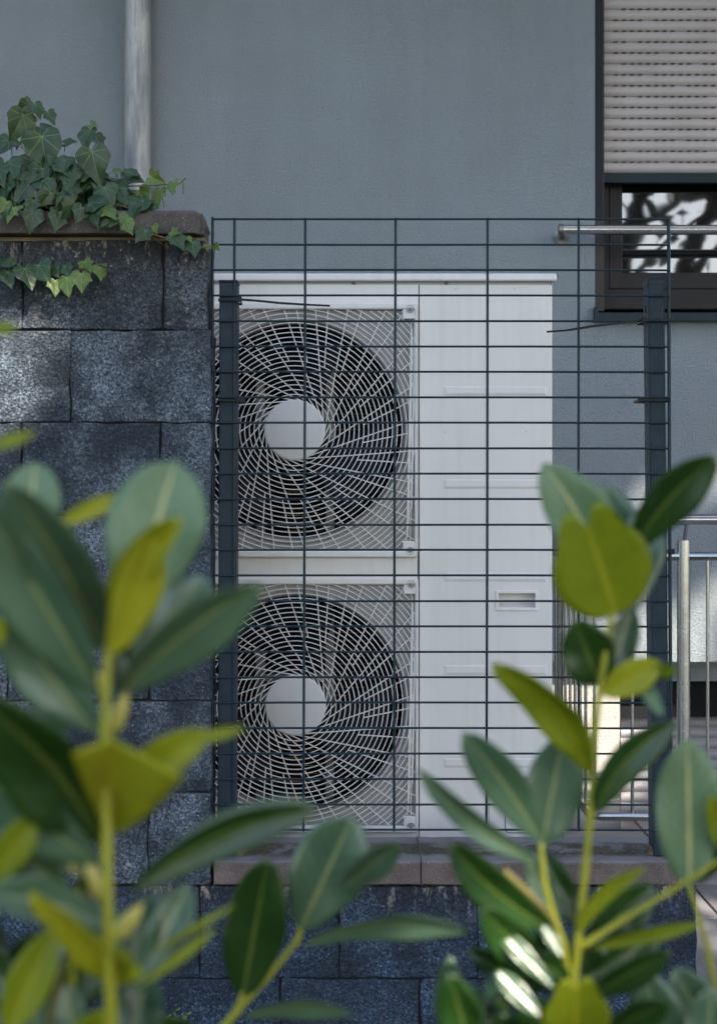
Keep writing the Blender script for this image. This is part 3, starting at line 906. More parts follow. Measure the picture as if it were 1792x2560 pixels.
# grilles
for gi, (cx, cz) in enumerate(GC):
    y = DU-.016
    gy = DU-.011
    hw, hh = 299/F*DU, 301/F*DU
    ow = (1044-737)/F*y; oh = 319/F*y
    fm = MB()
    outer = rrect(cx-ow, cx+ow, cz-oh, cz+oh, .008, 4)
    # frame: four bars and four screw tabs
    wall_hole(fm, cx-ow, cx+ow, cz-oh, cz+oh, cx-hw, cx+hw, cz-hh, cz+hh, y, DU-.0006)
    fmo = fm.build('fan_grille', M['white_pl'], unit, bevel=.0035, segs=3)
    for sx in (-1, 1):
        for sz in (-1, 1):
            tb = MB()
            xa, xb = cx+sx*(hw+.0005), cx+sx*(hw-.030)
            za, zb2 = cz+sz*(hh+.0005), cz+sz*(hh-.024)
            tb.box(min(xa,xb), max(xa,xb), y+.0015, DU-.001, min(za,zb2), max(za,zb2))
            tb.build('screw_tab', M['white_pl'], fmo, bevel=.002)
    for sx in (-1, 1):
        for sz in (-1, 1):
            c_ = (cx+sx*(hw-.0115), y+.0006, cz+sz*(hh+.0008))
            cup = MB(); cup.lathe_y(c_, [(.0102, -.0012), (.0088, -.0014), (.0080, 0.0002), (.0001, .0004)], 24)
            cup.build('screw_cup', M['white_dim'], fmo, smooth=True, angle=30)
            screw(c_[0], c_[1]+.0002, c_[2], .0048, fmo, M['bracket'])
    rg = MB()
    r0 = 75/F*DU; step = 11.9/F*DU
    r_ = r0 + 14/F*DU
    while r_ < math.hypot(hw, hh):
        N = 150; runs = []; cur = []
        for k in range(N+1):
            a = 2*math.pi*k/N
            x, z = r_*math.cos(a), r_*math.sin(a)
            ins = abs(x) <= hw+.002 and abs(z) <= hh+.002
            if ins: cur.append((cx+x, gy, cz+z))
            elif cur: runs.append(cur); cur = []
        if cur: runs.append(cur)
        if len(runs) == 1 and len(runs[0]) == N+1:
            rg.tube(runs[0][:-1], .00142, 6, closed=True)
        else:
            if len(runs) > 1 and abs(Vector(runs[0][0]).x-Vector(runs[-1][-1]).x) < 1e-6: runs = [runs[-1][:-1]+runs[0]]+runs[1:-1]
            for q in runs:
                if len(q) > 1: rg.tube(q, .00142, 6, caps=False)
        r_ += step
    NS = 24
    for k in range(NS*2):
        th = 2*math.pi*k/(NS*2) + .07
        full = (k % 2 == 0)
        dist = r0 * (.97 if full else .86)
        nrm = Vector((math.cos(th), math.sin(th))); tan = Vector((-math.sin(th), math.cos(th)))   # runs off counter-clockwise
        t0 = 0.0 if full else math.sqrt((171/F*DU)**2 - dist**2)
        t = t0; last = None
        while True:
            p_ = nrm*dist + tan*t
            if abs(p_.x) > hw+.001 or abs(p_.y) > hh+.001: break
            last = p_; t += .004
        if last is None: continue
        a_ = nrm*dist + tan*t0
        rg.tube([(cx+a_.x, gy+.0018, cz+a_.y), (cx+last.x, gy+.0018, cz+last.y)], .0017, 6, caps=False)
    rg.build('grille_bars', M['white_pl'], fmo, smooth=True)
    hb_ = MB(); hb_.lathe_y((cx, gy, cz), [(r0, .004), (r0+.001, -.001), (r0-.002, -.0035), (r0-.004, -.004), (.0001, -.0042)], 64)
    hb_.build('badge_disc', m_white('disc', (.58,.59,.60), .65), fmo, smooth=True, angle=40)
    # fan behind
    fan = MB()
    fy = DU+.075
    fan.lathe_y((cx, fy, cz), [(.0001, -.03), (.05, -.028), (.065, -.01), (.065, .05)], 40)
    for b in range(3):
        a0 = R(120*b + (200 if gi == 0 else 205))
        nu, nv = 9, 9; vs = []; fs = []
        for i in range(nu):
            u = i/(nu-1); rr_ = .06+(RH-.016-.06)*u
            span = R(52+22*u)
            for j in range(nv):
                v = j/(nv-1)
                a = a0 + span*(v-.5) + .35*u
                vs.append((cx+rr_*math.cos(a), fy-.02+.075*v+.01*math.sin(math.pi*v), cz+rr_*math.sin(a)))
        for i in range(nu-1):
            for j in range(nv-1):
                fs.append((i*nv+j, (i+1)*nv+j, (i+1)*nv+j+1, i*nv+j+1))
        fan.add(vs, fs)
    fo = fan.build('fan', M['blade'], unit, smooth=True, angle=60)
    so_ = fo.modifiers.new('solid', 'SOLIDIFY'); so_.thickness = .003
    # motor bracket and coil
    bk_ = MB()
    for pxx in (641, 822):
        xx = ux(pxx)
        bk_.box(xx-.011, xx+.011, DU+.17, DU+.18, cz-.31, cz+.31)
        bk_.box(xx-.013, xx-.011, DU+.165, DU+.19, cz-.31, cz+.31)
    bk_.box(ux(641), ux(822), DU+.16, DU+.165, cz+.04, cz+.06); bk_.box(ux(641), ux(822), DU+.16, DU+.165, cz-.06, cz-.04)
    bk_.build('motor_bracket', M['bracket'], unit, bevel=.001)
coil = MB()
x = XL+.03
cy = YB-.06
coil.box(XL+.03, XS-.03, cy+.004, cy+.03, ZB+.05, ZT-.02)
xq = XL+.03
while xq < XS-.03:
    coil.box(xq, xq+.0012, cy-.010, cy+.004, ZB+.05, ZT-.02); xq += .0046
co = coil.build('heat_exchanger', M['fins'], unit)
tu = MB(); z = ZB+.07
while z < ZT-.04:
    tu.tube([(XL+.03, cy-.006, z), (XS-.03, cy-.006, z)], .0022, 6); z += .0212
tu.build('coil_tube', M['brass'], co, smooth=True)
ii = MB()
ii.box(XL+.0045, XL+.006, DU+.006, YB-.006, ZB+.005, ZT-.001); ii.box(XS-.013, XS-.0105, DU+.006, YB-.006, ZB+.005, ZT-.001)
ii.box(XL+.0065, XS-.0135, YB-.012, YB-.006, ZB+.005, ZT-.001)
ii.box(XL+.0065, XS-.0135, DU+.05, YB-.013, ZT-.02, ZT-.0185); ii.box(XL+.0065, XS-.0135, DU+.05, YB-.013, (f1b+f2t)/2-.002, (f1b+f2t)/2)
ii.build('inner_lining', M['inner'], unit)
for xx in (XL+.12, XR-.17):
    ft = MB(); ft.box(xx, xx+.06, DU-.01, YB+.02, .20, ZB-.001)
    ft.build('foot', M['bracket'], unit, bevel=.003)
slab_ = thing('concrete_plinth', (ux(890), DU+.17, 0), 'low concrete plinth under the white heat pump', 'plinth')
m = MB(); m.box(XL-.02, XR+.0, DU-.04, YB+.05, .003, .199); m.build('block', M['coping'], slab_, bevel=.005)

# ------------------------------------------------------------------ stainless railing
rail = thing('steel_railing', P(1478, 2300, 4.3) * 1, 'brushed stainless steel railing with thin upright bars at the house corner', 'railing')
DRL = 4.3
q = lambda px, py, d=DRL: P(px, py, d)
xc = q(1478, 0).x
def bar(p0, p1, r_, name, n=14, mat=None):
    m = MB(); m.tube([p0, p1], r_, n); return m.build(name, mat or M['steel_v'], rail, smooth=True, angle=60)
xe = 3.2
ppm = F/DRL
z1, z2, zb_ = q(0,1299).z, q(0,1391).z, q(0,2042).z
bar((q(1500,0).x, DRL-.05, z1), (xe, DRL-.05, z1), 13/ppm, 'handrail', 20, M['steel'])
m = MB(); m.tube([(xc, 5.12, z2), (xc, DRL+.02, z2), (xc+.02, DRL, z2), (xe, DRL, z2)], 11/ppm, 16); m.build('top_rail', M['steel'], rail, smooth=True, angle=60)
m = MB(); m.tube([(xc, 5.2, zb_), (xc, DRL+.03, zb_), (xc+.008, DRL+.008, zb_), (xc+.03, DRL, zb_), (xe, DRL, zb_)], 10.5/ppm, 16); m.build('bottom_rail', M['steel'], rail, smooth=True, angle=60)
for px in (1486+94.2*k for k in range(0, 24)):
    X = q(px,0).x
    if X > xe: break
    if abs(px-1708) < 20: continue
    bar((X, DRL, zb_), (X, DRL, z2), 4.3/ppm, 'upright_bar', 8)
for k in range(1, 8):
    bar((xc, DRL+.108*k, zb_), (xc, DRL+.108*k, z2), 4.3/ppm, 'upright_bar', 8)
for px in (1708.5, 2650):
    X = q(px,0).x
    bar((X, DRL, .0), (X, DRL, q(0,1351).z), 16.5/ppm, 'railing_post', 20)
    bar((X, DRL, q(0,1365).z), (X, DRL-.05, z1+.0), .006, 'rail_mount', 10)
bar((xc, 5.0, 0.0), (xc, 5.0, z2), 13/ppm, 'railing_post', 16)
m = MB(); m.box(ux(1360, 4.6), ux(1412, 4.6), 4.6, 4.63, P(0,1390,4.6).z, P(0,1274,4.6).z)
m.box(ux(1362, 4.6), ux(1366, 4.6), 4.60, 4.63, 0, P(0,1390,4.6).z); m.box(ux(1405, 4.6), ux(1408, 4.6), 4.605, 4.625, 0, P(0,1390,4.6).z)
mp = m.build('meter_box', m_plain('grey box', (.11,.105,.11), .5), None, bevel=.003, loc=(ux(1386,4.6), 4.61, 0))
tag(mp, 'dark grey sheet metal box on legs at the edge of the heat pump', 'box')

# ------------------------------------------------------------------ leaves
def laurel_leaf(mb, base, tip, width, bend=0.0, fold=.35, roll=0.0, droop=0.0, notch=0.0, face=1, obov=.58, wave=.0, tri=0, nvec=None):
    base, tip = Vector(base), Vector(tip)
    ax = tip-base; L = ax.length; a = ax.normalized()
    view = Vector((0, -1, 0))
    side = a.cross(view)
    if side.length < 1e-3: side = a.orthogonal()
    side.normalize(); nrm = side.cross(a).normalized()
    if nvec is not None: nrm = (nvec - a*nvec.dot(a)).normalized(); side = a.cross(nrm).normalized(); roll = 0
    if nrm.dot(view) < 0: nrm = -nrm
    side = (side*math.cos(roll) + nrm*math.sin(roll)).normalized(); nrm = side.cross(a).normalized()
    if nrm.dot(view) < 0: nrm = -nrm
    if face < 0: nrm = -nrm
    nu, nv = 9, 17
    n0 = len(mb.v)
    sgn = 1 if nrm.dot(side.cross(a)) > 0 else -1
    for j in range(nv):
        t = j/(nv-1)
        s1 = math.sin(math.pi * (t ** (math.log(.5)/math.log(obov))))
        w = width * .5 * max(0.0, s1) ** .56
        if tri: w = width*.5*(t**.75)*(1-.04*t)
        elif notch:
            w = width*.5*math.sin(math.pi*min(1, t**.85)*.80)**.6/ .99
        else:
            w *= min(1.0, .13 + (t/.11)**1.3)
            if j == nv-1: w = .0008
        c = base + a*L*t + side*(bend*L*4*t*(1-t)) + nrm*(droop*L*(t*t) * -1)
        for i in range(nu):
            s_ = (i/(nu-1)-.5)*2
            if tri and s_*tri > 0: w1 = w*1.0
            else: w1 = w*(.42 if tri else 1)
            off = side*(s_*w1*math.cos(fold*abs(s_))) + nrm*(abs(s_)*w*math.sin(fold))
            off += nrm*(wave*w*math.sin(t*9+s_*2)*abs(s_))
            if notch: off += a*(notch*L*math.sin(math.pi*min(1, abs(s_))**.8)*t**3 - (.10*L*abs(s_)**4*t**3))
            mb.uv[len(mb.v)] = (i/(nu-1), t)
            mb.v.append(c+off)
    for j in range(nv-1):
        for i in range(nu-1):
            q_ = (n0+j*nu+i, n0+j*nu+i+1, n0+(j+1)*nu+i+1, n0+(j+1)*nu+i)
            mb.f.append(q_ if sgn*face > 0 else q_[::-1])
SV = 1792/1607.0
lr = random.Random(5)
KD = .84     # shrubs stand this much nearer than the first estimate
def shrub(name, label, root_px, d, leaves, stems, group, buds=()):
    d *= KD
    rp = P(root_px*SV, 1280, d); rp.z = 0
    t = thing(name, rp, label, 'shrub', group)
    for st in stems:
        pts, r_, mk = st
        m = MB(); r_ *= KD; pp = [P(x*SV, y*SV, dd*KD) for (x, y, dd) in pts]
        # smooth path
        out = []
        for i in range(len(pp)-1):
            p0 = pp[max(0,i-1)]; p1 = pp[i]; p2 = pp[i+1]; p3 = pp[min(len(pp)-1,i+2)]
            for k in range(5):
                u = k/5
                out.append(.5*((2*p1)+(-p0+p2)*u+(2*p0-5*p1+4*p2-p3)*u*u+(-p0+3*p1-3*p2+p3)*u*u*u))
        out.append(pp[-1])
        rs = [r_*(1-.45*i/(len(out)-1))*(1.18 if i % 5 == 0 else lr.uniform(.93, 1.04)) for i in range(len(out))]
        m.tube(out, rs, 10); m.build('stem', M[mk], t, smooth=True)
    for lf in leaves:
        (bx_, by_), (tx_, ty_), w = lf[0], lf[1], lf[2]
        mk = lf[3]; kw = dict(lf[4]) if len(lf) > 4 else {}
        db = kw.pop('db', d/KD); dt = kw.pop('dt', db - .03); db *= KD; dt *= KD
        m = MB()
        B, T = P(bx_*SV, by_*SV, db), P(tx_*SV, ty_*SV, dt)
        if kw.pop('sunface', 0):
            cam_ = Vector((0,0,H)); nh = (SUN + (cam_-B).normalized()).normalized()
            q_ = P(tx_*SV, ty_*SV, 1.0) - cam_
            T = cam_ + q_*((B-cam_).dot(nh)/q_.dot(nh)); kw['nvec'] = nh
        elif 'notch' not in kw and 'tri' not in kw:
            kw.setdefault('droop', lr.uniform(-.13, .16)); kw.setdefault('wave', lr.uniform(.05, .22))
        laurel_leaf(m, B, T, w*SV/F*db, **kw)
        # petiole and raised midrib on the leaf
        o = m.build('leaf', M[mk], t, smooth=True)
        sd = o.modifiers.new('solid', 'SOLIDIFY'); sd.thickness = .0006
    for (x0_, y0_, x1_, y1_, r_) in buds:
        r_ *= KD
        m = MB(); a_, b_ = P(x0_*SV, y0_*SV, d-.008), P(x1_*SV, y1_*SV, d-.014)
        m.tube([a_, a_.lerp(b_, .3), a_.lerp(b_, .7), b_], [r_*.5, r_, r_*.8, r_*.15], 8); m.build('bud', M['bud'], t, smooth=True)
    return t
dA = .95
TRI = 1
LEFT = [
 ((244,1450),(452,1140),120,'lime',dict(fold=.75,roll=.25,bend=-.05,dt=.90)),
 ((285,1390),(395,1035),225,'pale',dict(fold=.18,db=.99,dt=1.0,obov=.62)),
 ((250,1475),(345,1200),120,'lime',dict(fold=.5,roll=-.5,db=.94)),
 ((60,1250),(75,1035),135,'pale',dict(fold=.15,db=1.02,dt=1.02,obov=.6)),
 ((120,1180),(275,1112),44,'lime',dict(fold=.5,db=1.0,dt=1.0)),
 ((232,1470),(10,1075),150,'sage',dict(fold=.35,bend=.03,dt=.88)),
 ((222,1560),(-70,1140),175,'sage',dict(fold=.4,bend=.02,db=.96,dt=.90,roll=.3)),
 ((225,1650),(15,1350),150,'sage',dict(fold=.4,bend=-.03,db=.97,dt=.95)),
 ((205,1500),(90,1330),95,'darkl',dict(fold=.4,db=1.02,dt=1.03)),
 ((262,1560),(588,1300),140,'sage',dict(fold=.5,bend=-.03,dt=.93,roll=-.35)),
 ((290,1470),(470,1290),120,'sage',dict(fold=.3,db=1.0,dt=1.02)),
 ((262,1580),(345,1350),95,'darkl',dict(fold=.4,db=1.0,dt=1.02)),
 ((248,1870),(250,1658),350,'lime',dict(fold=.30,tri=TRI,dt=.90)),
 ((246,1865),(455,1648),105,'lime',dict(fold=.5,roll=.3,bend=-.06,dt=.92)),
 ((400,1668),(545,1632),26,'young',dict(fold=.3,db=.92,dt=.93)),
 ((226,1900),(-70,1570),215,'darkl',dict(fold=.45,bend=.06,dt=.88)),
 ((230,1940),(-60,1760),150,'sage',dict(fold=.3,db=.98,dt=.95,roll=.4)),
 ((150,1690),(80,1590),80,'sage',dict(db=1.03,dt=1.03)),
 ((285,2010),(700,1786),112,'darkl',dict(fold=.55,bend=-.07,db=.97,dt=.98,roll=-.3)),
 ((300,2000),(700,1800),100,'sage',dict(fold=.2,bend=-.05,db=1.0,dt=1.02,roll=.3)),
 ((250,2080),(-60,2010),105,'sage',dict(fold=.5,bend=.05,db=.97,dt=.90,roll=-.6)),
 ((272,2215),(60,2060),120,'lime',dict(fold=.55,bend=.12,dt=.9,roll=.4)),
 ((262,2130),(320,2180),70,'lime',dict(fold=.4,dt=.93)),
 ((320,2190),(425,1985),95,'sage',dict(fold=.4,db=1.04,dt=1.06)),
 ((290,2200),(330,2010),100,'darkl',dict(fold=.4,db=1.04,dt=1.06)),
 ((310,2215),(490,2085),26,'young',dict(db=1.0,dt=1.03)),
 ((340,2140),(520,2030),18,'young',dict(db=1.03,dt=1.06)),
 ((-30,1990),(80,1830),85,'young',dict(db=.97,dt=.96)),
 ((150,2010),(20,1870),120,'darkl',dict(db=1.0,dt=1.0,fold=.3)),
 ((140,2030),(0,1950),70,'sage',dict(db=1.03,dt=1.03)),
 ((130,2060),(250,1960),80,'darkl',dict(db=1.03,dt=1.03)),
 ((10,2330),(120,2090),110,'young',dict(db=1.0,dt=1.0,fold=.5)),
 ((80,2340),(75,2150),80,'sage',dict(db=1.05,dt=1.05)),
 ((170,2360),(150,2210),70,'sage',dict(db=1.03,dt=1.03)),
 ((110,2280),(230,2130),120,'darkl',dict(db=1.06,dt=1.06)),
 ((280,2400),(330,2180),120,'darkl',dict(db=1.06,dt=1.08)),
 ((40,2250),(-60,2120),120,'darkl',dict(db=1.06,dt=1.08)),
 ((-20,2400),(20,2230),120,'darkl',dict(db=1.06,dt=1.08)),
 ((200,2400),(230,2260),110,'young',dict(db=1.02,dt=1.0)),
 ((0,1450),(-20,1380),60,'young',dict(db=.93,dt=.93)),
 ((-40,1010),(75,970),30,'young',dict(db=.93,dt=.93)),
 ((-30,745),(40,730),26,'young',dict(db=.93,dt=.93)),
]
lst = [([(262,2900,1.0),(255,2500,.98),(250,2296,.96),(243,2100,.95),(240,1900,.95),(235,1640,.95),(242,1480,.95),(250,1400,.95)], .0046, 'stem_y'),
       ([(110,2900,1.05),(150,2500,1.05),(165,2100,1.03),(180,1960,1.03),(150,1890,1.03)], .0026, 'stem_y'),
       ([(10,2900,1.05),(90,2500,1.05),(120,2250,1.03),(260,1700,1.03),(60,1250,1.03)], .002, 'stem_o'),
       ([(262,3500,1.02),(262,3200,1.01),(262,2890,1.0)], .006, 'stem_o')]
def low_fill(cx, spread, d, n, y0=2420, y1=4300):
    out = []
    for i in range(n):
        y = rnd.uniform(y0, y1); x = cx + rnd.uniform(-spread*.35, spread*.35)
        an = rnd.uniform(-math.pi, 0) ; L = rnd.uniform(200, 330)
        tx, ty = x+math.cos(an)*L, y+math.sin(an)*L*.8
        if ty < 2380: ty = 2380
        out.append(((x, y), (tx, ty), rnd.uniform(80, 130), rnd.choice(['darkl','darkl','sage','young']), dict(db=d+rnd.uniform(-.08,.1), dt=d+rnd.uniform(-.15,.15), fold=.4, roll=rnd.uniform(-.6,.6))))
    return out
def back_fill(xa, xb, ya, yb, d, n):
    out = []
    for i in range(n):
        x, y = lr.uniform(xa, xb), lr.uniform(ya, yb)
        an = -math.pi/2 + lr.uniform(-1.2, 1.2); L = lr.uniform(130, 220)
        out.append(((x, y+60), (x+math.cos(an)*L, y+60+math.sin(an)*L), lr.uniform(60, 95), lr.choice(['darkl','darkl','sage']), dict(db=d+lr.uniform(-.04,.08), dt=d+lr.uniform(-.06,.1), fold=.35, roll=lr.uniform(-.6,.6))))
    return out
def root_px(cx, d): return [(cx, 2900, d), (cx, (1280+F*H/(d*.84))/SV, d)]
GR = 'cherry laurel shoots in the foreground'
shrub('laurel_shrub', 'blurred cherry laurel in the left foreground with bright yellow stem and cupped young leaves', 262, 1.0,
      LEFT + back_fill(-40, 330, 2060, 2420, 1.12, 16) + low_fill(180, 500, 1.02, 26), lst + [(root_px(262, 1.02), .007, 'stem_o')], GR,
      [(232,1560,193,1480,.006), (247,1650,285,1550,.006), (232,2020,196,1930,.006), (252,2110,318,2030,.0065), (150,1900,165,1960,.003)])
dC = 1.32
CEN = [
 ((540,2250),(604,1910),140,'darkl',dict(fold=.3,dt=1.30,obov=.55)),
 ((668,2095),(790,1835),175,'sage',dict(fold=.25,dt=1.30,obov=.6)),
 ((672,2125),(1052,2062),78,'sage',dict(fold=.45,bend=-.10,dt=1.30,roll=-.5)),
 ((545,2285),(790,2268),62,'sage',dict(fold=.4,bend=-.12,dt=1.30,roll=-.5)),
 ((760,2000),(900,1885),70,'sage',dict(fold=.3,db=1.28,dt=1.2)),
 ((470,2340),(350,2285),60,'darkl',dict(fold=.3,dt=1.30)),
]
shrub('laurel_shrub', 'cherry laurel twig before the low wall with four leaves spread like a fan', 520, dC,
      CEN + low_fill(500, 420, 1.35, 18), [([(430,2900,1.36),(430,2480,1.34),(460,2360,1.33),(530,2270,1.32),(600,2190,1.32),(665,2110,1.32),(672,2080,1.32)], .0045, 'stem_y'),
      ([(500,2310,1.33),(535,2255,1.32),(545,2215,1.32)], .0035, 'stem_y'), (root_px(430, 1.36), .006, 'stem_o')], GR)
dB = 1.25
RIGHT = [
 ((1382,1380),(1318,1185),225,'young',dict(fold=.15,notch=.26,dt=1.22,obov=.66)),
 ((1385,1370),(1218,1038),150,'pale',dict(fold=.4,db=1.27,dt=1.26,bend=.05)),
 ((1412,1240),(1606,1015),112,'darkl',dict(fold=.4,db=1.27,dt=1.22,bend=-.04)),
 ((1395,1400),(1455,1130),115,'sage',dict(fold=.3,db=1.31,dt=1.33)),
 ((1400,1330),(1350,1090),120,'sage',dict(fold=.3,db=1.33,dt=1.35)),
 ((1345,1540),(1285,1385),125,'darkl',dict(fold=.3,db=1.26,dt=1.24,obov=.5)),
 ((1350,1545),(1425,1365),75,'darkl',dict(fold=.4,db=1.27,dt=1.27)),
 ((1345,1560),(1478,1488),80,'lime',dict(fold=.35,dt=1.22,roll=.3)),
 ((1440,1515),(1525,1490),36,'young',dict(dt=1.2)),
 ((1425,1512),(1482,1600),36,'pale',dict(dt=1.2)),
 ((1322,1745),(1102,1480),105,'young',dict(fold=.5,bend=.10,dt=1.18,roll=.4)),
 ((1222,1900),(1030,1632),100,'sage',dict(fold=.3,bend=.02,dt=1.2)),
 ((1214,1905),(1262,1645),135,'sage',dict(fold=.25,db=1.27,dt=1.27,obov=.52)),
 ((1328,1835),(1515,1632),88,'darkl',dict(fold=.4,bend=-.10,dt=1.22)),
 ((1215,1935),(948,1738),58,'sage',dict(fold=.5,bend=-.05,dt=1.16)),
 ((1250,2090),(998,1876),98,'darkl',dict(fold=.45,bend=-.05,dt=1.18)),
 ((1255,2080),(1180,1905),60,'sage',dict(db=1.28,dt=1.28)),
 ((1300,2090),(1215,1910),75,'darkl',dict(db=1.29,dt=1.30)),
 ((1290,2110),(1445,1945),40,'young',dict(fold=.4,bend=-.1,dt=1.22)),
 ((1310,2125),(1465,1985),100,'darkl',dict(fold=.3,db=1.27,dt=1.27)),
 ((1320,2130),(1570,2068),36,'young',dict(fold=.4,db=1.26,dt=1.22)),
 ((1300,2200),(1490,2090),80,'darkl',dict(fold=.3,db=1.28,dt=1.3)),
 ((1235,2210),(1072,2025),95,'darkl',dict(fold=.35,dt=1.2)),
 ((1245,2220),(1106,2075),46,'gloss',dict(fold=.42,db=1.20,sunface=1)),
 ((1215,2285),(1112,2178),50,'gloss',dict(fold=.22,db=1.18,sunface=1)),
 ((1262,2150),(1216,2075),30,'gloss',dict(fold=.35,db=1.20,sunface=1)),
 ((1290,2190),(1330,2090),70,'darkl',dict(db=1.28,dt=1.28)),
 ((1290,2345),(1290,2222),155,'young',dict(fold=.2,notch=.25,db=1.2,dt=1.17,obov=.6)),
 ((1310,2240),(1500,2140),72,'darkl',dict(fold=.35,dt=1.2)),
 ((1340,2330),(1500,2235),80,'darkl',dict(fold=.35,dt=1.2)),
 ((1060,2370),(1010,2195),95,'darkl',dict(fold=.3,dt=1.2,db=1.24)),
 ((1240,2330),(1180,2250),90,'darkl',dict(fold=.3,dt=1.2)),
 ((1280,2200),(1180,2140),60,'darkl',dict(fold=.3,dt=1.22)),
 ((1220,2340),(1100,2300),80,'darkl',dict(fold=.3,dt=1.22)),
]
shrub('laurel_shrub', 'tall cherry laurel on the right with a heart shaped olive leaf at its top', 1290, dB,
      RIGHT + back_fill(1000, 1607, 2120, 2420, 1.36, 20) + low_fill(1280, 460, 1.27, 22), [([(1290,2900,1.27),(1285,2500,1.26),(1285,2250,1.25),(1295,2120,1.25),(1312,1950,1.25),(1325,1800,1.25),(1335,1620,1.25),(1362,1430,1.25),(1376,1360,1.25)], .0042, 'stem_y'),
       ([(1285,2250,1.25),(1262,2120,1.25),(1225,2000,1.25),(1212,1890,1.25)], .0036, 'stem_y'),
       ([(1130,1955,1.22),(1190,2010,1.23),(1240,2070,1.25),(1272,2180,1.25)], .0034, 'stem_o'),
       ([(1300,2125,1.25),(1400,2060,1.25),(1500,2000,1.25),(1620,1925,1.24)], .0032, 'stem_y'), (root_px(1290, 1.27), .006, 'stem_o')], GR)
FAR = [
 ((1545,2000),(1545,1662),155,'pale',dict(fold=.15,dt=1.28,db=1.3,obov=.55)),
 ((1548,1990),(1612,1840),90,'darkl',dict(fold=.3,db=1.33)),
 ((1640,1930),(1600,1800),60,'young',dict(dt=1.25)),
 ((1500,2420),(1452,2190),120,'sage',dict(fold=.25,db=1.26,dt=1.24)),
 ((1610,2360),(1520,2185),120,'sage',dict(fold=.3,db=1.3,dt=1.28)),
 ((1580,2420),(1600,2230),110,'sage',dict(fold=.3,db=1.25,dt=1.23)),
]
shrub('laurel_shrub', 'cherry laurel at the right edge with one broad pale upright leaf', 1640, 1.3,
      FAR + low_fill(1620, 300, 1.32, 10), [([(1640,2900,1.32),(1620,2400,1.31),(1590,2150,1.30),(1545,1990,1.30)], .0035, 'stem_y'), (root_px(1640, 1.32), .006, 'stem_o')], GR)

# ------------------------------------------------------------------ ivy
IV = [(0,-.02),(.12,-.14),(.33,-.16),(.50,-.04),(.45,.12),(.47,.23),(.55,.38),(.41,.46),(.31,.55),(.20,.72),(.09,.88),(0,1.0)]
HT = [(0,-.02),(.11,-.15),(.31,-.18),(.47,-.08),(.54,.08),(.53,.24),(.46,.38),(.36,.50),(.26,.64),(.17,.77),(.08,.90),(0,1.0)]
def ivy_leaf(mb, base, dirv, nrm, size, fold=.25, seed=0, lob=1.0):
    a = Vector(dirv).normalized(); nrm = Vector(nrm); nrm = (nrm - a*nrm.dot(a)).normalized(); side = a.cross(nrm)
    curl = rnd.uniform(.1, .45)
    def pt(x, y):
        z = abs(x)*math.sin(fold) - curl*max(0,y)**2*.7 - .45*abs(x)**2 + .022*math.sin(11*x+7*y+seed)
        return Vector(base) + (side*x*math.cos(fold) + a*y + nrm*z)*size
    for sg in (1, -1):
        ctl = [(p[0]*lob+q_[0]*(1-lob), p[1]*lob+q_[1]*(1-lob)) for p, q_ in zip(IV, HT)]
        ctl = [ctl[0]] + [(x*(1+rnd.uniform(-.09,.09)), y+rnd.uniform(-.02,.02)) for x, y in ctl[1:-1]] + [ctl[-1]]
        full = []
        for i in range(len(ctl)-1):
            p0, p1, p2, p3 = ctl[max(0,i-1)], ctl[i], ctl[i+1], ctl[min(len(ctl)-1,i+2)]
            for k in range(3):
                u = k/3
                full.append(tuple(.5*((2*p1[c])+(-p0[c]+p2[c])*u+(2*p0[c]-5*p1[c]+4*p2[c]-p3[c])*u*u+(-p0[c]+3*p1[c]-3*p2[c]+p3[c])*u*u*u) for c in (0, 1)))
        full.append(ctl[-1])
        m_ = len(full)
        spine = [(0, -.02+1.02*(i/(m_-1))**1.5) for i in range(m_)]
        b = len(mb.v)
        rows = [[(p[0]*f+q_[0]*(1-f), p[1]*f+q_[1]*(1-f)) for p, q_ in zip(full, spine)] for f in (0, .34, .68, 1.0)]
        for row in rows:
            for (x, y) in row:
                mb.uv[len(mb.v)] = (.5+sg*x*.5, y); mb.v.append(pt(sg*x, y))
        for r_ in range(3):
            for i in range(m_-1):
                q_ = (b+r_*m_+i, b+(r_+1)*m_+i, b+(r_+1)*m_+i+1, b+r_*m_+i+1)
                mb.f.append(q_ if sg > 0 else q_[::-1])
ZI = .3734
def iv(zx, zy, d): return P(zx*ZI, 220+zy*ZI, d)
def ivy_thing(name, label, loc_px, spec, stems, fill=()):
    t = thing(name, loc_px, label, 'ivy')
    mbs = {'ivy': MB(), 'ivy_y': MB()}
    st = MB()
    for (cx, cy, tx, ty, w, d, k) in spec:
        b = iv(cx, cy, d); e = iv(tx, ty, d-.012)
        dirv = (e-b)
        size = w*ZI/F*d/.92
        nrm = Vector((rnd.uniform(-.8,.8), -1, rnd.uniform(-.25,1.1)))
        ivy_leaf(mbs[k], b, dirv, nrm, size, rnd.uniform(.1,.5), rnd.random()*9, lob=(rnd.uniform(.0,.35) if w > 138 else rnd.uniform(.55,1.0)))
        pb = b - dirv.normalized()*size*.05 + Vector((rnd.uniform(-.01,.01), .03, rnd.uniform(-.035,-.005)))
        st.tube([b, b.lerp(pb,.5)+Vector((0,.004,.004)), pb], .0009, 5)
    for path, r_ in stems:
        st.tube([iv(*p) for p in path], [r_*(1-.5*i/(len(path)-1)) for i in range(len(path))], 8)
    st.build('stem', M['stem_iv'], t, smooth=True)
    for k, m in mbs.items():
        if m.v:
            o = m.build('foliage', M[k], t, smooth=True)
            if k == 'ivy_y': o['label'] = 'lighter yellow green young ivy leaves'
    return t
D1 = 3.19
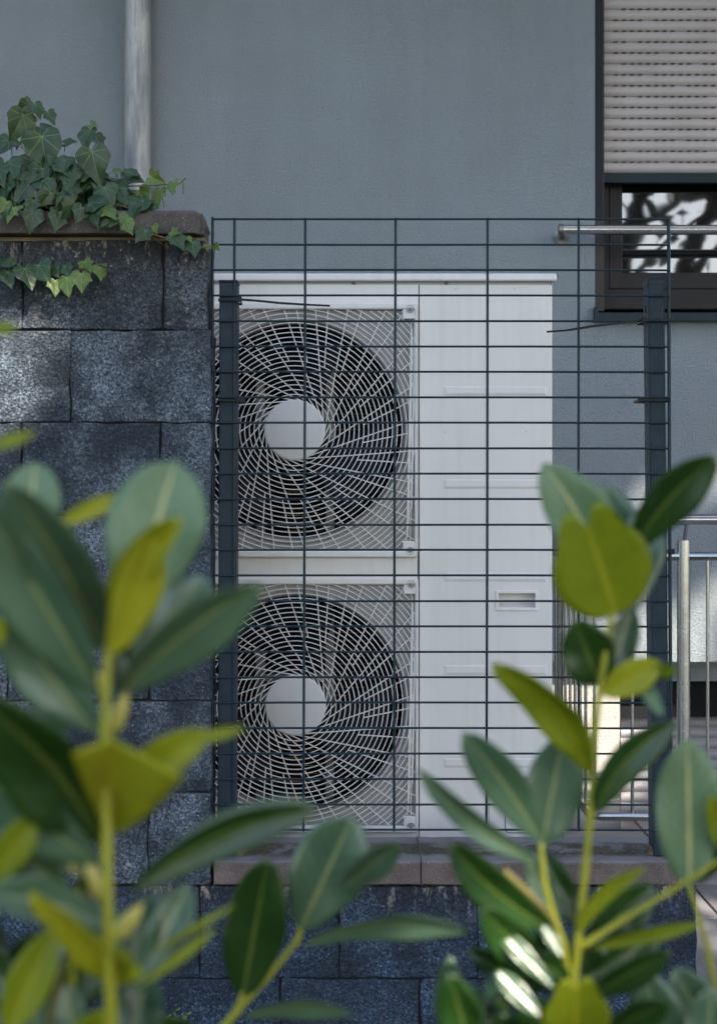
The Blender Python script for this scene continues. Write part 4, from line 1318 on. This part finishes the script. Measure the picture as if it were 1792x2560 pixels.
top = [(280,325,310,520,265,3.20,'ivy'),(150,180,60,390,190,3.22,'ivy'),(615,425,665,620,215,3.18,'ivy'),(600,285,540,440,140,3.24,'ivy'),
 (200,110,20,180,110,3.24,'ivy'),(230,105,300,240,110,3.22,'ivy'),(320,160,420,330,95,3.26,'ivy'),(640,320,720,425,100,3.26,'ivy'),(270,260,330,300,190,3.27,'ivy'),
 (60,345,-20,430,150,3.22,'ivy'),(130,360,100,420,60,3.25,'ivy'),(430,370,520,350,90,3.27,'ivy'),(600,240,650,250,70,3.24,'ivy_y'),
 (340,700,262,795,120,3.16,'ivy'),(470,640,500,755,130,3.17,'ivy'),(235,600,120,720,205,3.18,'ivy'),(570,570,480,640,140,3.19,'ivy'),(40,800,-10,880,120,3.15,'ivy'),
 (225,750,210,830,110,3.16,'ivy'),(230,830,200,945,140,3.15,'ivy'),(400,830,372,955,130,3.15,'ivy'),(700,665,730,745,150,3.18,'ivy'),(660,540,600,600,120,3.21,'ivy'),
 (820,600,890,600,150,3.22,'ivy'),(90,800,35,895,105,3.14,'ivy_y'),(140,790,120,830,40,3.14,'ivy_y'),(40,760,0,830,90,3.15,'ivy_y'),(410,700,460,745,110,3.17,'ivy'),
 (860,560,950,580,90,3.20,'ivy'),(760,560,830,540,80,3.2,'ivy_y'),(920,790,990,830,90,3.18,'ivy'),(860,730,900,770,100,3.19,'ivy'),(800,700,830,760,100,3.19,'ivy'),
 (1000,780,1060,800,70,3.18,'ivy'),
 (930,690,960,750,150,3.24,'ivy_y'),(1070,680,1040,775,110,3.20,'ivy_y'),(1010,590,1090,630,110,3.19,'ivy_y'),(1160,630,1145,710,90,3.18,'ivy_y'),(1225,625,1240,605,45,3.18,'ivy_y')]
for i in range(330):
    zx = rnd.uniform(-500, 980)
    env = 470 if zx < 420 else 470+(zx-420)*.52
    zy = rnd.uniform(env, 800)
    if 480 < zx < 620 : zy = max(zy, 500)
    d_ = 3.20 + rnd.uniform(-.02, .15)
    an = rnd.uniform(.15*math.pi, .85*math.pi)
    w = rnd.uniform(90, 170)
    top.append((zx, zy, zx+math.cos(an)*60, zy+math.sin(an)*60, w, d_, 'ivy'))
stems = [([(255,600,3.24),(230,400,3.24),(228,250,3.24),(215,150,3.24),(205,105,3.24)], .0028), ([(420,640,3.24),(520,510,3.24),(590,400,3.24),(625,290,3.24)], .0024),
         ([(250,495,3.2),(180,430,3.2),(105,362,3.21)], .0014), ([(740,765,3.18),(860,800,3.18),(960,825,3.18)], .0018), ([(700,600,3.22),(860,655,3.21),(1020,650,3.2),(1200,640,3.19),(1238,608,3.19)], .002),
         ([(-500,800,3.22),(0,780,3.22),(300,760,3.22),(700,790,3.21)], .004), ([(440,600,3.2),(385,520,3.2)], .0014)]
root = iv(300, 830, 3.24)
ivy_thing('ivy', 'dark green ivy bush growing over the coping in the upper left corner', root, top, stems)
tr = [(440,760,380,810,100,3.155,'ivy'),(500,770,430,870,130,3.150,'ivy'),(600,770,660,760,150,3.155,'ivy'),(620,820,640,890,130,3.15,'ivy'),(550,800,520,880,110,3.15,'ivy'),(700,800,760,850,120,3.15,'ivy_y'),
 (760,880,650,935,120,3.15,'ivy'),(840,890,880,965,100,3.15,'ivy_y'),(800,860,890,900,90,3.155,'ivy_y'),(975,950,920,1010,105,3.15,'ivy'),(1030,920,1050,980,60,3.155,'ivy_y'),(1165,990,1215,1050,120,3.15,'ivy'),(1150,960,1190,970,70,3.155,'ivy_y'),
 (1285,1035,1300,1095,115,3.16,'ivy'),(1250,1000,1280,1020,60,3.16,'ivy_y'),(1385,1050,1390,1090,50,3.18,'ivy_y'),(1440,1050,1460,1080,60,3.19,'ivy_y')]
ivy_thing('ivy_vine', 'trailing ivy runner crossing the coping towards the wire fence', iv(640,850,3.155), tr,
   [([(480,780,3.16),(640,850,3.155),(800,910,3.152),(1000,970,3.152),(1200,1030,3.155),(1340,1065,3.165),(1470,1050,3.19)], .0017), ([(900,930,3.153),(1000,975,3.153),(1130,1080,3.17)], .001)])
lo_ = [(50,1230,70,1310,120,3.165,'ivy'),(70,1150,0,1175,110,3.165,'ivy'),(165,1210,205,1310,150,3.160,'ivy'),(260,1185,290,1240,150,3.165,'ivy'),(220,1270,225,1355,80,3.175,'ivy'),(345,1200,370,1240,90,3.17,'ivy'),
  (370,1290,375,1365,105,3.16,'ivy_y'),(440,1190,450,1240,90,3.165,'ivy'),(445,1270,450,1360,130,3.155,'ivy_y'),(545,1240,545,1330,125,3.150,'ivy_y'),(565,1165,590,1200,100,3.16,'ivy_y'),(665,1200,680,1265,95,3.16,'ivy_y'),(700,1180,715,1190,35,3.165,'ivy_y')]
ivy_thing('ivy_vine', 'short ivy runner lying across the block face below the coping', iv(300,1245,3.17), lo_,
   [([(-200,1150,3.175),(0,1190,3.17),(150,1205,3.17),(330,1250,3.168),(470,1232,3.165),(590,1195,3.165),(650,1180,3.165),(712,1176,3.17)], .0022)])

# ------------------------------------------------------------------ dry grass at the posts, weed
def tuft(px, py, d, n, h, label, nm='dry_grass'):
    b = P(px, py, d); m = MB()
    for i in range(n):
        a = rnd.uniform(0, 6.28); l = rnd.uniform(.3, 1)*h
        e = b + Vector((math.cos(a)*l*.45, math.sin(a)*l*.25, l)); s0 = b + Vector((rnd.uniform(-.012,.012), rnd.uniform(-.01,.01), 0))
        m.tube([s0, s0.lerp(e,.5)+Vector((0,0,l*.12)), e], [.0008,.0007,.0003], 4)
    o = m.build(nm, M['straw'], None, loc=b); tag(o, label, 'grass')
tuft(538, 2150, 3.235, 22, .05, 'straw tuft between the tall block wall and the left fence post')
tuft(596, 2138, 3.26, 16, .05, 'straw tuft on the coping just right of the left fence post')
tuft(1632, 2138, 3.25, 14, .03, 'short straw tuft at the foot of the right fence post')
wd_ = thing('weed', P(437, 2560, 3.14), 'small red tipped weed at the foot of the block wall', 'weed')
wd_.location.z = 0.0; OFF[wd_.name] = Vector(wd_.location)
m = MB(); m2 = MB()
for (px, py) in ((416, 2545), (439, 2528), (467, 2538), (428, 2552), (455, 2550)):
    b = P(437+rnd.uniform(-6,6), 2600, 3.14); b.z = 0; e = P(px, py, 3.13)
    m.tube([b, b.lerp(e,.5), e], [.0012,.001,.0006], 5)
    for k in range(9):
        u = .35+.65*k/8; c = b.lerp(e, u); a = k*2.4
        laurel_leaf(m2, c, c+Vector((math.cos(a)*.011, math.sin(a)*.006, .006)), .005)
m.build('stem', M['stem_iv'], wd_); m2.build('foliage', M['ivy_y'], wd_, smooth=True)

# ------------------------------------------------------------------ trees behind the camera: they cast the dappled shade and show in the glass
GAPS = []
def gap(px, py, d, r_): GAPS.append((P(px, py, d), r_))  # holes left in the crown so sun reaches chosen spots
# tall wall, left edge
for a in ((-20, 990, .06), (30, 945, .07), (85, 910, .06), (130, 885, .02), (10, 1030, .04), (-90, 1030, .07), (165, 805, -.02), (110, 800, -.03)): gap(a[0], a[1], 3.2, a[2])
# lower wall strip beside the basement shutter
for a in ((1490, 1740, .08), (1520, 1780, .2), (1510, 1830, .2), (1500, 1890, .15), (1530, 1720, .08)): gap(a[0], a[1], 5.25, a[2])
for a in ((1600, 1680, .01), (1570, 1690, .01), (1755, 1600, .0), (1775, 1530, .015), (1795, 1460, .02), (1620, 1240, .015), (1645, 1200, .0), (1745, 1275, -.01), (1790, 1190, .01)): gap(a[0], a[1], 5.15, a[2])
# laurel leaves low on the right, paving
for a in ((1335, 2250, 1.01, .015), (1310, 2385, 1.0, .03), (1235, 2470, .99, .02)): gap(*a)
for a in ((1790, 2320, 4.1, .12), (1850, 2420, 3.9, .12)): gap(*a)
def tree(name, label, base, crown, trunk_r, seed, group, leafn=0, leaf_s=.13, gaps=False):
    r_ = random.Random(seed)
    t = thing(name, base, label, 'tree', group)
    c, rx_, ry_, rz_ = crown
    base = Vector(base); c = Vector(c)
    m = MB()
    def limb(p0, p1, r0, r1, n=7, jit=.12):
        pts = []
        L = (p1-p0).length
        for i in range(n+1):
            u = i/n
            pts.append(p0.lerp(p1, u) + Vector((r_.uniform(-1,1), r_.uniform(-1,1), r_.uniform(-.3,.3)))*jit*L*.12*(1 if 0 < i < n else 0))
        m.tube(pts, [r0+(r1-r0)*i/n for i in range(n+1)], 8); return pts
    tp = limb(base, c + Vector((0,0,rz_*.3)), trunk_r, trunk_r*.35, 10)
    for k in range(16 if leafn > 1000 else 5):
        s_ = tp[3+k % 7]
        e = c + Vector((r_.uniform(-1,1)*rx_, r_.uniform(-1,1)*ry_, r_.uniform(-.5,1)*rz_))
        q_ = limb(s_, e, trunk_r*.33, trunk_r*.08, 6, .8)
        for j in range(5 if leafn > 1000 else 1):
            s2 = q_[2+j % 4]; limb(s2, s2 + Vector((r_.uniform(-1,1), r_.uniform(-1,1), r_.uniform(-.3,1)))*.9, trunk_r*.1, trunk_r*.03, 3, .8)
    m.build('trunk', M['bark'], t, smooth=True)
    if leafn:
        lf = MB(); k = 0; tries = 0
        while k < leafn and tries < leafn*6:
            tries += 1
            v = Vector((r_.gauss(0,1), r_.gauss(0,1), r_.gauss(0,1))).normalized() * (r_.random() ** .42)
            p = c + Vector((v.x*rx_, v.y*ry_, v.z*rz_))
            if gaps:
                bad = False
                for (g_, gr_) in GAPS:
                    w_ = p-g_; dd = (w_ - SUN*w_.dot(SUN)).length
                    if dd < gr_ + leaf_s*.42: bad = True; break
                if bad: continue
            k += 1
            a = Vector((r_.gauss(0,1), r_.gauss(0,1), r_.gauss(0,.6))).normalized(); b = a.orthogonal().normalized()
            b = Matrix.Rotation(r_.uniform(0,6.28), 3, a) @ b
            s_ = leaf_s*r_.uniform(.6, 1.25)
            lf.add([p-a*s_*.5, p+b*s_*.28, p+a*s_*.5, p-b*s_*.28], [(0,1,2,3)])
        if gaps:  # extra sun facing leaves added to close leaks in the shade
            e1 = SUN.orthogonal().normalized(); e2 = SUN.cross(e1); st_ = .10
            nn = int(4.3/st_)
            for i in range(-nn, nn+1):
                for j in range(-nn, nn+1):
                    if (i*i + j*j)*st_*st_ > 4.2**2 : continue
                    p = c + e1*(i*st_ + r_.uniform(-.04,.04)) + e2*(j*st_ + r_.uniform(-.04,.04)) + SUN*r_.uniform(-.8,.8)
                    if any(((p-g_) - SUN*(p-g_).dot(SUN)).length < gr_ + .075 for g_, gr_ in GAPS): continue
                    a = (e1*math.cos(i*1.7+j) + e2*math.sin(i*1.7+j) + SUN*r_.uniform(-.3,.3)).normalized(); b = a.cross(SUN).normalized()
                    lf.add([p-a*.135, p+b*.095, p+a*.135, p-b*.095], [(0,1,2,3)])
        lf.build('crown', M['tree_leaf'], t)
    return t
cc = Vector((.15, 3.6, 1.2)) + SUN*11  # unseen crown added on the path of the sun to shade the scene
tree('shade_tree', 'unseen dense broadleaf tree added behind the viewer to shade the house front', (cc.x+1.3, cc.y-1.0, 0), ((cc.x, cc.y, cc.z), 4.6, 2.2, 3.4), .17, 3, None, 40000, .18, True)
NM = ['first', 'second', 'third', 'fourth', 'fifth', 'sixth', 'seventh', 'eighth']
for i, (x, y, lean, s_) in enumerate(((-2.5,-11,.5,1.1), (1.0,-10,-.6,1.0), (2.0,-8.5,.9,1), (3.0,-9.5,1.0,1.1), (3.9,-8,1.3,1.2), (5.2,-9,1.1,1.0), (6.6,-10,.8,1.1), (9.4,-9,1.2,1.2))):
    tree('bare_tree', NM[i] + ' bare leaning tree from the left in the row behind the viewer', (x, y, 0), ((x+lean*2.4, y, 6.0*s_), 2.4, 2.0, 2.6), .17, 20+i, 'bare trees behind the viewer', 260, .22)
